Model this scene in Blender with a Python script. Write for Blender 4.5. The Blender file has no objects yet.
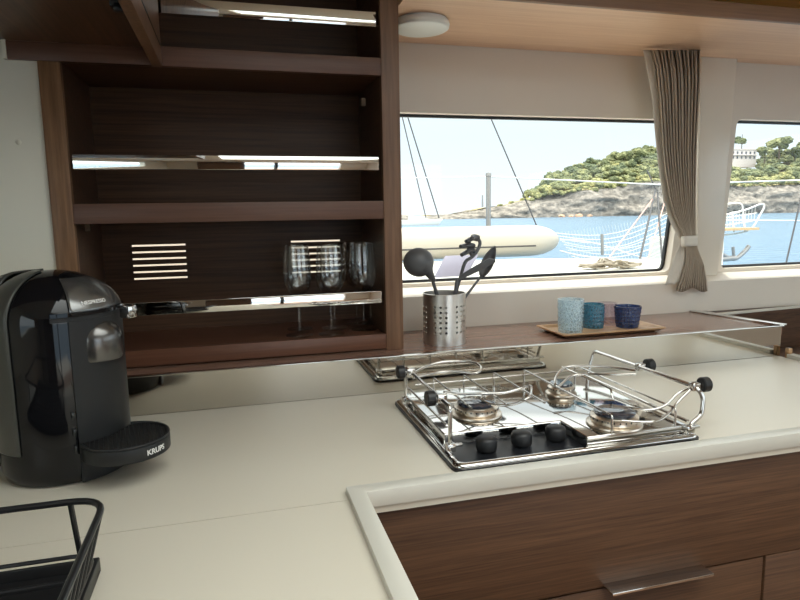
import bpy, bmesh, math, random
from mathutils import Vector, Matrix, noise
random.seed(7)
R = math.radians
SC = bpy.context.scene
COL = SC.collection
PI = math.pi

# ------------------------------------------------------------------ camera
CAMZ = 1.37
FPX = 610.0
_p, _y, _r = R(7.9), R(15.13), R(0.96)
FW = Vector((math.sin(_y)*math.cos(_p), math.cos(_y)*math.cos(_p), -math.sin(_p)))
RT0 = Vector((math.cos(_y), -math.sin(_y), 0)); UP0 = RT0.cross(FW)
RT = RT0*math.cos(_r) - UP0*math.sin(_r)
UP = UP0*math.cos(_r) + RT0*math.sin(_r)
cam = bpy.data.cameras.new('camera')
camo = bpy.data.objects.new('camera', cam); COL.objects.link(camo)
camo.matrix_world = Matrix(((RT.x, UP.x, -FW.x, 0), (RT.y, UP.y, -FW.y, 0), (RT.z, UP.z, -FW.z, CAMZ), (0, 0, 0, 1)))
cam.sensor_fit = 'HORIZONTAL'; cam.sensor_width = 36; cam.lens = FPX/800*36
cam.clip_start = 0.02; cam.clip_end = 6000
SC.camera = camo
def ray(x, y): return FW + RT*((x-400)/FPX) - UP*((y-300)/FPX)
def aY(x, y, Y):
    d = ray(x, y); d = d*(Y/d.y); return Vector((d.x, d.y, d.z+CAMZ))
def aZ(x, y, z):
    d = ray(x, y); d = d*((z-CAMZ)/d.z); return Vector((d.x, d.y, z))

# ------------------------------------------------------------------ materials
def nt(name):
    m = bpy.data.materials.new(name); m.use_nodes = True
    n = m.node_tree.nodes; l = m.node_tree.links
    return m, n, l, n['Principled BSDF']
def srgb(r, g, b):
    f = lambda c: (c/255/12.92) if c/255 <= .04045 else ((c/255+.055)/1.055)**2.4
    return (f(r), f(g), f(b), 1)
def plain(name, col, rough=.5, metal=0, noise_amt=.06, scale=20, bump=0, coat=0, spec=None):
    m, n, l, b = nt(name)
    tc = n.new('ShaderNodeTexCoord'); nz = n.new('ShaderNodeTexNoise'); nz.inputs['Scale'].default_value = scale
    nz.inputs['Detail'].default_value = 4
    mx = n.new('ShaderNodeMix'); mx.data_type = 'RGBA'
    mx.inputs[6].default_value = tuple(c*(1-noise_amt) for c in col[:3])+(1,)
    mx.inputs[7].default_value = tuple(min(1, c*(1+noise_amt)) for c in col[:3])+(1,)
    l.new(tc.outputs['Object'], nz.inputs['Vector']); l.new(nz.outputs['Fac'], mx.inputs[0]); l.new(mx.outputs[2], b.inputs['Base Color'])
    b.inputs['Roughness'].default_value = rough; b.inputs['Metallic'].default_value = metal
    b.inputs['Coat Weight'].default_value = coat
    if spec is not None: b.inputs['Specular IOR Level'].default_value = spec
    if bump:
        bp = n.new('ShaderNodeBump'); bp.inputs['Strength'].default_value = bump; bp.inputs['Distance'].default_value = .002
        l.new(nz.outputs['Fac'], bp.inputs['Height']); l.new(bp.outputs[0], b.inputs['Normal'])
    return m
def wood(name, c0, c1, axis='x', rough=.4, scale=1.0, spec=.4):
    m, n, l, b = nt(name)
    tc = n.new('ShaderNodeTexCoord'); mp = n.new('ShaderNodeMapping')
    s = {'x': (4, 130, 170), 'z': (130, 130, 5), 'y': (130, 4, 130)}[axis]
    mp.inputs['Scale'].default_value = tuple(v*scale for v in s)
    nz = n.new('ShaderNodeTexNoise'); nz.inputs['Scale'].default_value = 1; nz.inputs['Detail'].default_value = 5; nz.inputs['Roughness'].default_value = .65
    mp2 = n.new('ShaderNodeMapping'); mp2.inputs['Scale'].default_value = tuple(v*.12 for v in s)
    nz2 = n.new('ShaderNodeTexNoise'); nz2.inputs['Scale'].default_value = 1; nz2.inputs['Distortion'].default_value = 1.5
    ad = n.new('ShaderNodeMath'); ad.operation = 'MULTIPLY_ADD'; ad.inputs[1].default_value = .45
    rp = n.new('ShaderNodeValToRGB'); rp.color_ramp.elements[0].position = .45; rp.color_ramp.elements[1].position = 1.0
    rp.color_ramp.elements[0].color = c0; rp.color_ramp.elements[1].color = c1
    l.new(tc.outputs['Object'], mp.inputs['Vector']); l.new(mp.outputs[0], nz.inputs['Vector'])
    l.new(tc.outputs['Object'], mp2.inputs['Vector']); l.new(mp2.outputs[0], nz2.inputs['Vector'])
    l.new(nz2.outputs['Fac'], ad.inputs[0]); l.new(nz.outputs['Fac'], ad.inputs[2]); l.new(ad.outputs[0], rp.inputs['Fac'])
    l.new(rp.outputs['Color'], b.inputs['Base Color'])
    b.inputs['Roughness'].default_value = rough; b.inputs['Specular IOR Level'].default_value = spec
    bp = n.new('ShaderNodeBump'); bp.inputs['Strength'].default_value = .15; bp.inputs['Distance'].default_value = .001
    l.new(nz.outputs['Fac'], bp.inputs['Height']); l.new(bp.outputs[0], b.inputs['Normal'])
    return m
def pane_mat(name, tint=(.98, .99, .98, 1), refl=.015):
    m, n, l, b = nt(name); n.remove(b)
    out = n['Material Output']; tr = n.new('ShaderNodeBsdfTransparent'); tr.inputs[0].default_value = tint
    gl = n.new('ShaderNodeBsdfGlossy'); gl.inputs['Roughness'].default_value = 0.0
    mx = n.new('ShaderNodeMixShader'); mx.inputs[0].default_value = refl
    l.new(tr.outputs[0], mx.inputs[1]); l.new(gl.outputs[0], mx.inputs[2]); l.new(mx.outputs[0], out.inputs[0])
    return m
def glass(name, col, rough=0.0, ior=1.45, pattern=None, transp=0.0):
    m, n, l, b = nt(name)
    b.inputs['Base Color'].default_value = col; b.inputs['Transmission Weight'].default_value = 1
    b.inputs['Roughness'].default_value = rough; b.inputs['IOR'].default_value = ior
    if transp:
        tr = n.new('ShaderNodeBsdfTransparent'); tr.inputs[0].default_value = col
        mx = n.new('ShaderNodeMixShader'); mx.inputs[0].default_value = transp
        l.new(b.outputs[0], mx.inputs[1]); l.new(tr.outputs[0], mx.inputs[2]); l.new(mx.outputs[0], n['Material Output'].inputs[0])
    return m

DW0, DW1 = srgb(58, 40, 29), srgb(100, 72, 53)
M = {}
M['wood'] = wood('walnut_horizontal', DW0, DW1, 'x', spec=.2)
M['woodlit'] = wood('walnut_side_lit', srgb(104, 74, 50), srgb(156, 118, 86), 'z')  # left post: light from the side put into a paler walnut
M['woodp'] = wood('walnut_post', srgb(98, 71, 54), srgb(140, 106, 82), 'z')
M['woody'] = wood('walnut_depth', DW0, DW1, 'y')
M['woodf'] = wood('cabinet_front_wood', srgb(64, 43, 30), srgb(110, 79, 56), 'x', rough=.5, scale=1.7)
M['lip'] = wood('lit_shelf_lip', srgb(90, 62, 50), srgb(110, 79, 64), 'x', rough=.4)  # light catching the front lips put into a paler walnut
M['lower'] = wood('bottom_shelf_wood', srgb(90, 58, 44), srgb(116, 78, 59), 'x', rough=.35)
M['ledge'] = wood('ledge_wood', srgb(120, 92, 80), srgb(156, 124, 108), 'x', rough=.16, spec=.6)
M['soffit'] = wood('soffit_oak', srgb(216, 176, 145), srgb(240, 206, 176), 'x', rough=.3)
M['fascia'] = wood('fascia_oak', srgb(120, 88, 66), srgb(150, 112, 86), 'x', rough=.4)
M['yellow'] = wood('warm_lit_veneer', srgb(225, 185, 110), srgb(245, 208, 135), 'x')  # yellowish wood with the warm cove light put into its colour
M['counter'] = plain('counter_solid_surface', srgb(216, 209, 193), .32, noise_amt=.015, scale=6, spec=.5)
M['rail'] = plain('counter_rail', srgb(206, 203, 192), .3, noise_amt=.01)
M['seam'] = plain('counter_seam', srgb(150, 142, 125), .6)
M['wall'] = plain('wall_gelcoat', srgb(228, 219, 206), .45, noise_amt=.01)
M['whitepanel'] = plain('white_panel', srgb(240, 236, 220), .5, noise_amt=.01)
M['pillar'] = plain('pillar_gelcoat', srgb(230, 222, 208), .22, noise_amt=.01)
M['ceiling'] = plain('ceiling_vinyl', srgb(230, 222, 205), .6, noise_amt=.01)
M['floor'] = wood('floor_wood', srgb(110, 80, 58), srgb(160, 122, 92), 'y')
M['splash'] = plain('polished_steel_sheet', (.64, .61, .55, 1), .045, 1, noise_amt=.015, scale=4)
M['mirror'] = plain('mirror_steel', (.86, .84, .8, 1), .03, 1, noise_amt=.01)
M['chrome'] = plain('chrome_wire', (.66, .64, .61, 1), .06, 1, noise_amt=.03)
M['hob'] = plain('hob_steel', (.66, .65, .63, 1), .07, 1, noise_amt=.02, scale=9)
M['hobdark'] = plain('hob_panel_dark', (.10, .10, .11, 1), .12, .8, noise_amt=.03)
M['alu'] = plain('burner_aluminium', (.78, .70, .60, 1), .28, 1, noise_amt=.06)
M['enamel'] = plain('burner_enamel', (.03, .035, .05, 1), .08, 0, coat=1)
M['rubber'] = plain('black_rubber', (.012, .012, .013, 1), .45)
M['gasket'] = plain('gasket', (.01, .011, .014, 1), .4)
M['blackgloss'] = plain('gloss_black_plastic', (.006, .006, .007, 1), .06, spec=.4)
M['darkgrey'] = plain('matt_dark_plastic', (.016, .0165, .017, 1), .42, spec=.35)
M['shell'] = plain('grey_shell_plastic', (.06, .06, .052, 1), .3)
M['tank'] = plain('smoked_tank', (.012, .013, .012, 1), .15)
M['headgrey'] = plain('graphite_metal', (.22, .22, .215, 1), .25, .8)
M['spout'] = plain('satin_graphite', (.16, .155, .15, 1), .25, .9)
M['traygrid'] = plain('tray_grid', (.008, .008, .008, 1), .35)
M['wire'] = plain('black_wire', (.012, .012, .013, 1), .3)
M['text'] = plain('print_white', (.8, .8, .78, 1), .5)
M['brushed'] = plain('brushed_steel', (.74, .71, .66, 1), .33, 1, noise_amt=.08, scale=60)
M['utensil'] = plain('charcoal_nylon', (.10, .10, .105, 1), .4)
M['traywood'] = wood('bamboo_tray', srgb(165, 128, 92), srgb(205, 168, 126), 'x', rough=.35)
M['curtain'] = plain('curtain_fabric', srgb(180, 166, 148), .85, noise_amt=.04, scale=90)
M['lining'] = plain('curtain_lining', srgb(226, 220, 208), .8, noise_amt=.01)
M['lampshade'] = plain('lamp_opal', srgb(235, 240, 238), .35, noise_amt=.01)
def thin_glass(name, tint, k=.9, dif=None, pat=None):
    m, n, l, b = nt(name); out = n['Material Output']
    tr = n.new('ShaderNodeBsdfTransparent'); tr.inputs[0].default_value = tint
    gl = n.new('ShaderNodeBsdfGlossy'); gl.inputs['Roughness'].default_value = .03
    fr = n.new('ShaderNodeFresnel'); ge = n.new('ShaderNodeNewGeometry'); mi = n.new('ShaderNodeMapRange')
    mi.inputs['To Min'].default_value = 1.7; mi.inputs['To Max'].default_value = 1/1.7
    l.new(ge.outputs['Backfacing'], mi.inputs['Value']); l.new(mi.outputs[0], fr.inputs['IOR'])
    mx = n.new('ShaderNodeMixShader'); l.new(fr.outputs[0], mx.inputs[0]); l.new(gl.outputs[0], mx.inputs[2])
    if dif:
        tc = n.new('ShaderNodeTexCoord'); mp = n.new('ShaderNodeMapping'); vo = n.new('ShaderNodeTexVoronoi'); vo.feature = 'DISTANCE_TO_EDGE'
        vo.inputs['Scale'].default_value = pat or 120; rp = n.new('ShaderNodeValToRGB'); rp.color_ramp.elements[0].position = .02; rp.color_ramp.elements[1].position = .16
        rp.color_ramp.elements[0].color = (k, k, k, 1); rp.color_ramp.elements[1].color = (k*.35, k*.35, k*.35, 1)
        l.new(tc.outputs['Object'], vo.inputs['Vector']); l.new(vo.outputs['Distance'], rp.inputs[0])
        b.inputs['Base Color'].default_value = dif; b.inputs['Roughness'].default_value = .1
        tl = n.new('ShaderNodeBsdfTranslucent'); tl.inputs[0].default_value = dif
        m0 = n.new('ShaderNodeMixShader'); m0.inputs[0].default_value = .5; l.new(b.outputs[0], m0.inputs[1]); l.new(tl.outputs[0], m0.inputs[2])
        m1 = n.new('ShaderNodeMixShader'); l.new(rp.outputs[0], m1.inputs[0]); l.new(tr.outputs[0], m1.inputs[1]); l.new(m0.outputs[0], m1.inputs[2])
        l.new(m1.outputs[0], mx.inputs[1])
    else:
        l.new(tr.outputs[0], mx.inputs[1]); n.remove(b)
    l.new(mx.outputs[0], out.inputs[0]); return m
M['wine'] = thin_glass('wine_glass', (.97, .98, .98, 1))
M['cupclear'] = thin_glass('pale_blue_glass', (.88, .95, .98, 1), .55, (.74, .87, .93, 1), 110)
M['cupteal'] = thin_glass('teal_glass', (.45, .70, .80, 1), .8, (.08, .30, .42, 1), 120)
M['cupblue'] = thin_glass('dark_blue_glass', (.22, .34, .60, 1), .9, (.03, .08, .24, 1), 110)
M['cuplilac'] = thin_glass('lilac_glass', (.90, .86, .90, 1))
M['pane'] = pane_mat('window_glass')
M['deck'] = plain('white_deck', srgb(205, 202, 192), .6, noise_amt=.02)
M['pvc'] = plain('white_pvc', srgb(176, 169, 156), .4, noise_amt=.02, scale=3)
M['steel'] = plain('stanchion_steel', (.30, .29, .28, 1), .4, .5)
M['rope'] = plain('white_rope', srgb(225, 222, 215), .8)
M['darkwire'] = plain('dark_stay', srgb(62, 60, 60), .6)
M['coil'] = plain('weathered_rope', srgb(150, 140, 124), .8, noise_amt=.25, scale=30)
M['redrope'] = plain('pink_rope', srgb(215, 165, 150), .8)
M['teak'] = plain('teak_board', srgb(200, 165, 120), .6)
M['house'] = plain('house_render', srgb(215, 205, 200), .8)
M['housewin'] = plain('house_window', srgb(70, 75, 85), .3)
M['boulder'] = plain('orange_boulder', srgb(190, 150, 120), .9, noise_amt=.2, scale=.4)
M['trunk'] = plain('tree_trunk', srgb(90, 75, 60), .9)
M['hatch'] = plain('smoked_hatch', srgb(135, 132, 148), .3)

def sea_mat():
    m, n, l, b = nt('sea_water')
    tc = n.new('ShaderNodeTexCoord'); mp = n.new('ShaderNodeMapping'); mp.inputs['Scale'].default_value = (.5, 1.6, 1)
    nz = n.new('ShaderNodeTexNoise'); nz.inputs['Scale'].default_value = .8; nz.inputs['Detail'].default_value = 8
    l.new(tc.outputs['Object'], mp.inputs[0]); l.new(mp.outputs[0], nz.inputs['Vector'])
    bp = n.new('ShaderNodeBump'); bp.inputs['Strength'].default_value = .9; bp.inputs['Distance'].default_value = .25
    l.new(nz.outputs['Fac'], bp.inputs['Height']); l.new(bp.outputs[0], b.inputs['Normal'])
    rp = n.new('ShaderNodeValToRGB'); rp.color_ramp.elements[0].color = (.06, .13, .21, 1); rp.color_ramp.elements[1].color = (.15, .24, .33, 1)
    l.new(nz.outputs['Fac'], rp.inputs[0]); l.new(rp.outputs[0], b.inputs['Base Color'])
    b.inputs['Roughness'].default_value = .25; b.inputs['IOR'].default_value = 1.33
    return m
M['sea'] = sea_mat()
def rock_mat():
    m, n, l, b = nt('cliff_rock')
    tc = n.new('ShaderNodeTexCoord'); mp = n.new('ShaderNodeMapping'); mp.inputs['Scale'].default_value = (.16, .2, .26); mp.inputs['Rotation'].default_value = (0, .6, 0)
    nz = n.new('ShaderNodeTexNoise'); nz.inputs['Scale'].default_value = 1.5; nz.inputs['Detail'].default_value = 10; nz.inputs['Roughness'].default_value = .7
    l.new(tc.outputs['Object'], mp.inputs[0]); l.new(mp.outputs[0], nz.inputs['Vector'])
    rp = n.new('ShaderNodeValToRGB'); e = rp.color_ramp.elements
    e[0].position = .38; e[0].color = srgb(88, 84, 78); e[1].position = .64; e[1].color = srgb(166, 156, 144)
    k = e.new(.5); k.color = srgb(128, 121, 112)
    l.new(nz.outputs['Fac'], rp.inputs[0]); l.new(rp.outputs[0], b.inputs['Base Color']); b.inputs['Roughness'].default_value = .95
    bp = n.new('ShaderNodeBump'); bp.inputs['Strength'].default_value = 1; bp.inputs['Distance'].default_value = 1.6
    l.new(nz.outputs['Fac'], bp.inputs['Height']); l.new(bp.outputs[0], b.inputs['Normal'])
    return m
M['rock'] = rock_mat()
def leaf_mat(name, c0, c1):
    m, n, l, b = nt(name)
    tc = n.new('ShaderNodeTexCoord'); nz = n.new('ShaderNodeTexNoise'); nz.inputs['Scale'].default_value = 1.1; nz.inputs['Detail'].default_value = 6
    l.new(tc.outputs['Object'], nz.inputs['Vector'])
    rp = n.new('ShaderNodeValToRGB'); rp.color_ramp.elements[0].position = .4; rp.color_ramp.elements[1].position = .62
    rp.color_ramp.elements[0].color = c0; rp.color_ramp.elements[1].color = c1
    l.new(nz.outputs['Fac'], rp.inputs[0]); l.new(rp.outputs[0], b.inputs['Base Color']); b.inputs['Roughness'].default_value = .9
    bp = n.new('ShaderNodeBump'); bp.inputs['Strength'].default_value = 1; bp.inputs['Distance'].default_value = .8
    l.new(nz.outputs['Fac'], bp.inputs['Height']); l.new(bp.outputs[0], b.inputs['Normal'])
    return m
M['leafa'] = leaf_mat('pine_green', srgb(92, 98, 66), srgb(150, 150, 104))
M['leafb'] = leaf_mat('shrub_green', srgb(112, 114, 72), srgb(172, 166, 112))
M['leafc'] = leaf_mat('dark_green', srgb(78, 88, 64), srgb(126, 132, 94))
M['scrub'] = leaf_mat('scrub_ground', srgb(120, 112, 74), srgb(178, 164, 118))

# ------------------------------------------------------------------ objects
def setp(o, label=None, cat=None, group=None, kind=None):
    if label: o['label'] = label
    if cat: o['category'] = cat
    if group: o['group'] = group
    if kind: o['kind'] = kind
    return o
def empty(name, loc, label, cat, rotz=0, group=None):
    o = bpy.data.objects.new(name, None); COL.objects.link(o); o.location = loc; o.rotation_euler = (0, 0, rotz)
    o.empty_display_size = .05
    return setp(o, label, cat, group)

class MB:
    def __init__(s): s.bm = bmesh.new()
    def _mark(s): return set(s.bm.verts)
    def box(s, x0, x1, y0, y1, z0, z1, bev=0, seg=2):
        vs = [s.bm.verts.new(v) for v in ((x0,y0,z0),(x1,y0,z0),(x1,y1,z0),(x0,y1,z0),(x0,y0,z1),(x1,y0,z1),(x1,y1,z1),(x0,y1,z1))]
        fs = [s.bm.faces.new([vs[i] for i in f]) for f in ((0,3,2,1),(4,5,6,7),(0,1,5,4),(1,2,6,5),(2,3,7,6),(3,0,4,7))]
        if bev:
            es = list({e for f in fs for e in f.edges})
            bmesh.ops.bevel(s.bm, geom=es, offset=bev, segments=seg, affect='EDGES', profile=.5)
        return s
    def prism(s, poly, d0, d1, axis='z', bev=0, seg=2):
        """poly of 2D points extruded along an axis; axis z: (x,y); y: (x,z); x: (y,z)"""
        def P(a, b, d): return {'z': (a, b, d), 'y': (a, d, b), 'x': (d, a, b)}[axis]
        v0 = [s.bm.verts.new(P(a, b, d0)) for a, b in poly]; v1 = [s.bm.verts.new(P(a, b, d1)) for a, b in poly]
        fs = [s.bm.faces.new(v0[::-1]), s.bm.faces.new(v1)]
        n = len(poly)
        for i in range(n): fs.append(s.bm.faces.new([v0[i], v0[(i+1) % n], v1[(i+1) % n], v1[i]]))
        bmesh.ops.recalc_face_normals(s.bm, faces=fs)
        if bev:
            es = list({e for f in fs for e in f.edges})
            bmesh.ops.bevel(s.bm, geom=es, offset=bev, segments=seg, affect='EDGES', profile=.5)
        return s
    def tube(s, pts, r, n=8, closed=False, caps=True, rr=None):
        pts = [Vector(p) for p in pts]; m = len(pts); rings = []
        def tan(i):
            if closed: return (pts[(i+1) % m]-pts[i-1]).normalized()
            a = pts[max(i-1, 0)]; b = pts[min(i+1, m-1)]; return (b-a).normalized()
        t = tan(0); up = Vector((0, 0, 1)) if abs(t.z) < .9 else Vector((1, 0, 0))
        nn = (up - t*up.dot(t)).normalized()
        for i in range(m):
            t = tan(i); nn = (nn - t*nn.dot(t)).normalized(); bb = t.cross(nn)
            rad = rr[i] if rr else r
            rings.append([s.bm.verts.new(pts[i] + (nn*math.cos(2*PI*k/n)+bb*math.sin(2*PI*k/n))*rad) for k in range(n)])
        L = m if closed else m-1
        for i in range(L):
            a, b = rings[i], rings[(i+1) % m]
            for k in range(n): s.bm.faces.new([a[k], a[(k+1) % n], b[(k+1) % n], b[k]])
        if not closed and caps:
            s.bm.faces.new(rings[0][::-1]); s.bm.faces.new(rings[-1])
        return s
    def lathe(s, prof, c=(0, 0, 0), n=40, a0=0, a1=2*PI, mat=None, close=False):
        """prof: list of (r,z); mat: optional Matrix"""
        c = Vector(c); full = abs(a1-a0-2*PI) < 1e-6; N = n if full else n+1
        rows = []
        for r, z in prof:
            row = []
            if r < 1e-6 and full:
                v = Vector((0, 0, z)); v = (mat @ v if mat else v)+c; vv = s.bm.verts.new(v); row = [vv]*N
            else:
                for k in range(N):
                    a = a0+(a1-a0)*k/n; v = Vector((r*math.cos(a), r*math.sin(a), z)); v = (mat @ v if mat else v)+c
                    row.append(s.bm.verts.new(v))
            rows.append(row)
        rng = list(zip(rows, rows[1:]))
        if close: rng.append((rows[-1], rows[0]))
        for A, B in rng:
            for k in range(n if full else n):
                k2 = (k+1) % N if full else k+1
                f = []
                for v in (A[k], A[k2], B[k2], B[k]):
                    if v not in f: f.append(v)
                if len(f) > 2:
                    try: s.bm.faces.new(f)
                    except ValueError: pass
        return s
    def grid(s, f, nu, nv, closed_u=False):
        V = [[s.bm.verts.new(f(i/nu, j/nv)) for i in range(nu+1)] for j in range(nv+1)]
        for j in range(nv):
            for i in range(nu): s.bm.faces.new([V[j][i], V[j][i+1], V[j+1][i+1], V[j+1][i]])
        return s
    def xform(s, mat): bmesh.ops.transform(s.bm, matrix=mat, verts=s.bm.verts[:]); return s
    def build(s, name, mat, parent=None, local=False, smooth=True, ang=35, recalc=False, mods=()):
        if recalc: bmesh.ops.recalc_face_normals(s.bm, faces=s.bm.faces[:])
        me = bpy.data.meshes.new(name)
        if parent is not None and not local:
            L = Vector(parent.location)
            if parent.parent: L = L + parent.parent.location
            bmesh.ops.translate(s.bm, vec=-L, verts=s.bm.verts[:])
        s.bm.to_mesh(me); s.bm.free(); me.materials.append(M[mat])
        if smooth:
            me.polygons.foreach_set('use_smooth', [True]*len(me.polygons))
            me.set_sharp_from_angle(angle=R(ang))
        o = bpy.data.objects.new(name, me); COL.objects.link(o)
        if parent is not None: o.parent = parent
        for k in mods:
            md = o.modifiers.new(k[0], k[0])
            for a, v in k[1].items(): setattr(md, a, v)
        return o
def solo(mb, name, mat, loc, label, cat, group=None, kind=None, **kw):
    """a thing of one mesh; geometry given in world coordinates, origin moved to loc"""
    loc = Vector(loc); bmesh.ops.translate(mb.bm, vec=-loc, verts=mb.bm.verts[:])
    o = mb.build(name, mat, None, **kw); o.location = loc
    return setp(o, label, cat, group, kind)
def struct(mb, name, mat, parent=None, **kw):
    o = mb.build(name, mat, parent, **kw)
    if parent is None: o['kind'] = 'structure'
    return o
def fillet(pts, r, n=5, closed=False):
    pts = [Vector(p) for p in pts]; out = []; m = len(pts)
    for i, p in enumerate(pts):
        if not closed and i in (0, m-1): out.append(p); continue
        a = pts[i-1]-p; b = pts[(i+1) % m]-p
        d = min(r, a.length*.49, b.length*.49); A = p+a.normalized()*d; B = p+b.normalized()*d
        for k in range(n+1):
            t = k/n; out.append(A*(1-t)**2+p*2*t*(1-t)+B*t*t)
    return out
def spline(pts, n=6):
    pts = [Vector(p) for p in pts]; out = []
    for i in range(len(pts)-1):
        p0 = pts[max(i-1, 0)]; p1 = pts[i]; p2 = pts[i+1]; p3 = pts[min(i+2, len(pts)-1)]
        for k in range(n):
            t = k/n
            out.append(.5*((2*p1)+(p2-p0)*t+(2*p0-5*p1+4*p2-p3)*t*t+(3*p1-p0-3*p2+p3)*t**3))
    out.append(pts[-1]); return out
def holed(x0, x1, z0, z1, y0, y1, holes):
    """a board standing in the xz plane with rectangular through holes"""
    mb = MB(); bm = mb.bm
    xs = sorted({x0, x1, *[h[0] for h in holes], *[h[1] for h in holes]}); zs = sorted({z0, z1, *[h[2] for h in holes], *[h[3] for h in holes]})
    solid = lambda i, j: 0 <= i < len(xs)-1 and 0 <= j < len(zs)-1 and not any(h[0] <= (xs[i]+xs[i+1])/2 <= h[1] and h[2] <= (zs[j]+zs[j+1])/2 <= h[3] for h in holes)
    vc = {}
    def v(i, j, k):
        if (i, j, k) not in vc: vc[(i, j, k)] = bm.verts.new((xs[i], (y0, y1)[k], zs[j]))
        return vc[(i, j, k)]
    for i in range(len(xs)-1):
        for j in range(len(zs)-1):
            if not solid(i, j): continue
            bm.faces.new([v(i,j,0), v(i+1,j,0), v(i+1,j+1,0), v(i,j+1,0)]); bm.faces.new([v(i,j,1), v(i,j+1,1), v(i+1,j+1,1), v(i+1,j,1)])
            if not solid(i-1, j): bm.faces.new([v(i,j,0), v(i,j+1,0), v(i,j+1,1), v(i,j,1)])
            if not solid(i+1, j): bm.faces.new([v(i+1,j,0), v(i+1,j,1), v(i+1,j+1,1), v(i+1,j+1,0)])
            if not solid(i, j-1): bm.faces.new([v(i,j,0), v(i,j,1), v(i+1,j,1), v(i+1,j,0)])
            if not solid(i, j+1): bm.faces.new([v(i,j+1,0), v(i+1,j+1,0), v(i+1,j+1,1), v(i,j+1,1)])
    return mb
def poly_wall(outer, holes, y0, y1):
    """board in the xz plane, polygon outline with polygon holes, y0..y1 thick"""
    mb = MB(); bm = mb.bm; es = []
    for loop in [outer]+holes:
        vs = [bm.verts.new((a, y0, b)) for a, b in loop]
        es += [bm.edges.new((vs[i], vs[(i+1) % len(vs)])) for i in range(len(vs))]
    r = bmesh.ops.triangle_fill(bm, use_beauty=True, use_dissolve=False, edges=es)
    fs = [g for g in r['geom'] if isinstance(g, bmesh.types.BMFace)]
    e = bmesh.ops.extrude_face_region(bm, geom=fs)
    bmesh.ops.translate(bm, vec=(0, y1-y0, 0), verts=[g for g in e['geom'] if isinstance(g, bmesh.types.BMVert)])
    bmesh.ops.recalc_face_normals(bm, faces=bm.faces[:])
    return mb
def text_mesh(txt, size, mat, name, parent, fn, bold=.0):
    """lettering as real thin mesh; fn maps (x along, z up, depth) to a local point"""
    cu = bpy.data.curves.new(name, 'FONT'); cu.body = txt; cu.size = size; cu.extrude = size*.02; cu.offset = bold
    cu.align_x = 'CENTER'; cu.align_y = 'CENTER'; cu.resolution_u = 3
    t = bpy.data.objects.new(name, cu); COL.objects.link(t)
    dg = bpy.context.evaluated_depsgraph_get(); me = bpy.data.meshes.new_from_object(t.evaluated_get(dg))
    bpy.data.objects.remove(t)
    for v in me.vertices: v.co = fn(v.co.x, v.co.y, v.co.z)
    me.name = name; me.materials.clear(); me.materials.append(M[mat])
    o = bpy.data.objects.new(name, me); COL.objects.link(o); o.parent = parent
    return o

# heights and planes of the galley
ZC = .91          # counter top
ZL = 1.005        # window ledge
YS = 1.51         # splash plane
YF = 1.59         # shelf unit front
YB = 1.90         # shelf unit back
XR = 3.1; XL = -1.3; YA = -2.9; ZT = 2.10

# ================================================================== the room
mb = MB(); mb.box(XL-.1, XR+.1, YA-1.6, 1.9, -.1, 0); struct(mb, 'floor', 'floor')
# ceiling with an unseen hatch opening added to light the counter
cb = MB(); HX0, HX1, HY0, HY1 = -.10, 1.5, -.60, .75
cb.box(XL-.1, HX0, YA-.1, 2.05, ZT, ZT+.08); cb.box(HX1, XR+.1, YA-.1, 2.05, ZT, ZT+.08)
cb.box(HX0, HX1, YA-.1, HY0, ZT, ZT+.08); cb.box(HX0, HX1, HY1, 2.05, ZT, ZT+.08)
struct(cb, 'ceiling', 'ceiling')
hb = MB(); hb.box(HX0-.02, HX1+.02, HY0-.02, HY1+.02, ZT+.085, ZT+.095); w4 = struct(hb, 'fill_hatch', 'pane')
def yz_wall(x0, x1, y0, y1, z0, z1, holes):
    m = holed(y0, y1, z0, z1, x0, x1, holes)   # built as xz, then swapped
    m.xform(Matrix(((0, 1, 0, 0), (1, 0, 0, 0), (0, 0, 1, 0), (0, 0, 0, 1)))); bmesh.ops.reverse_faces(m.bm, faces=m.bm.faces[:]); return m
# left wall, its unseen window added for extra light and reflections
struct(yz_wall(XL-.08, XL, YA, 1.95, 0, ZT, [(-1.6, .2, 1.05, 1.75)]), 'wall_left', 'whitepanel')
g = MB(); g.box(XL-.05, XL-.044, -1.62, .22, 1.04, 1.76); struct(g, 'fill_window', 'pane')
# right wall with a long window opening
struct(yz_wall(XR, XR+.08, YA, 1.95, 0, ZT, [(-2.3, -.75, 1.05, 1.8), (-.6, 1.5, 1.05, 1.8)]), 'wall_right', 'wall')
g = MB(); g.box(XR+.03, XR+.036, -2.32, 1.52, 1.04, 1.81); struct(g, 'window_3', 'pane')
# aft wall with a wide open doorway to the cockpit
struct(holed(XL, XR, 0, ZT, YA-.08, YA, [(-.7, 2.4, 0.02, 1.95)]), 'wall_aft', 'wall')
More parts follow.
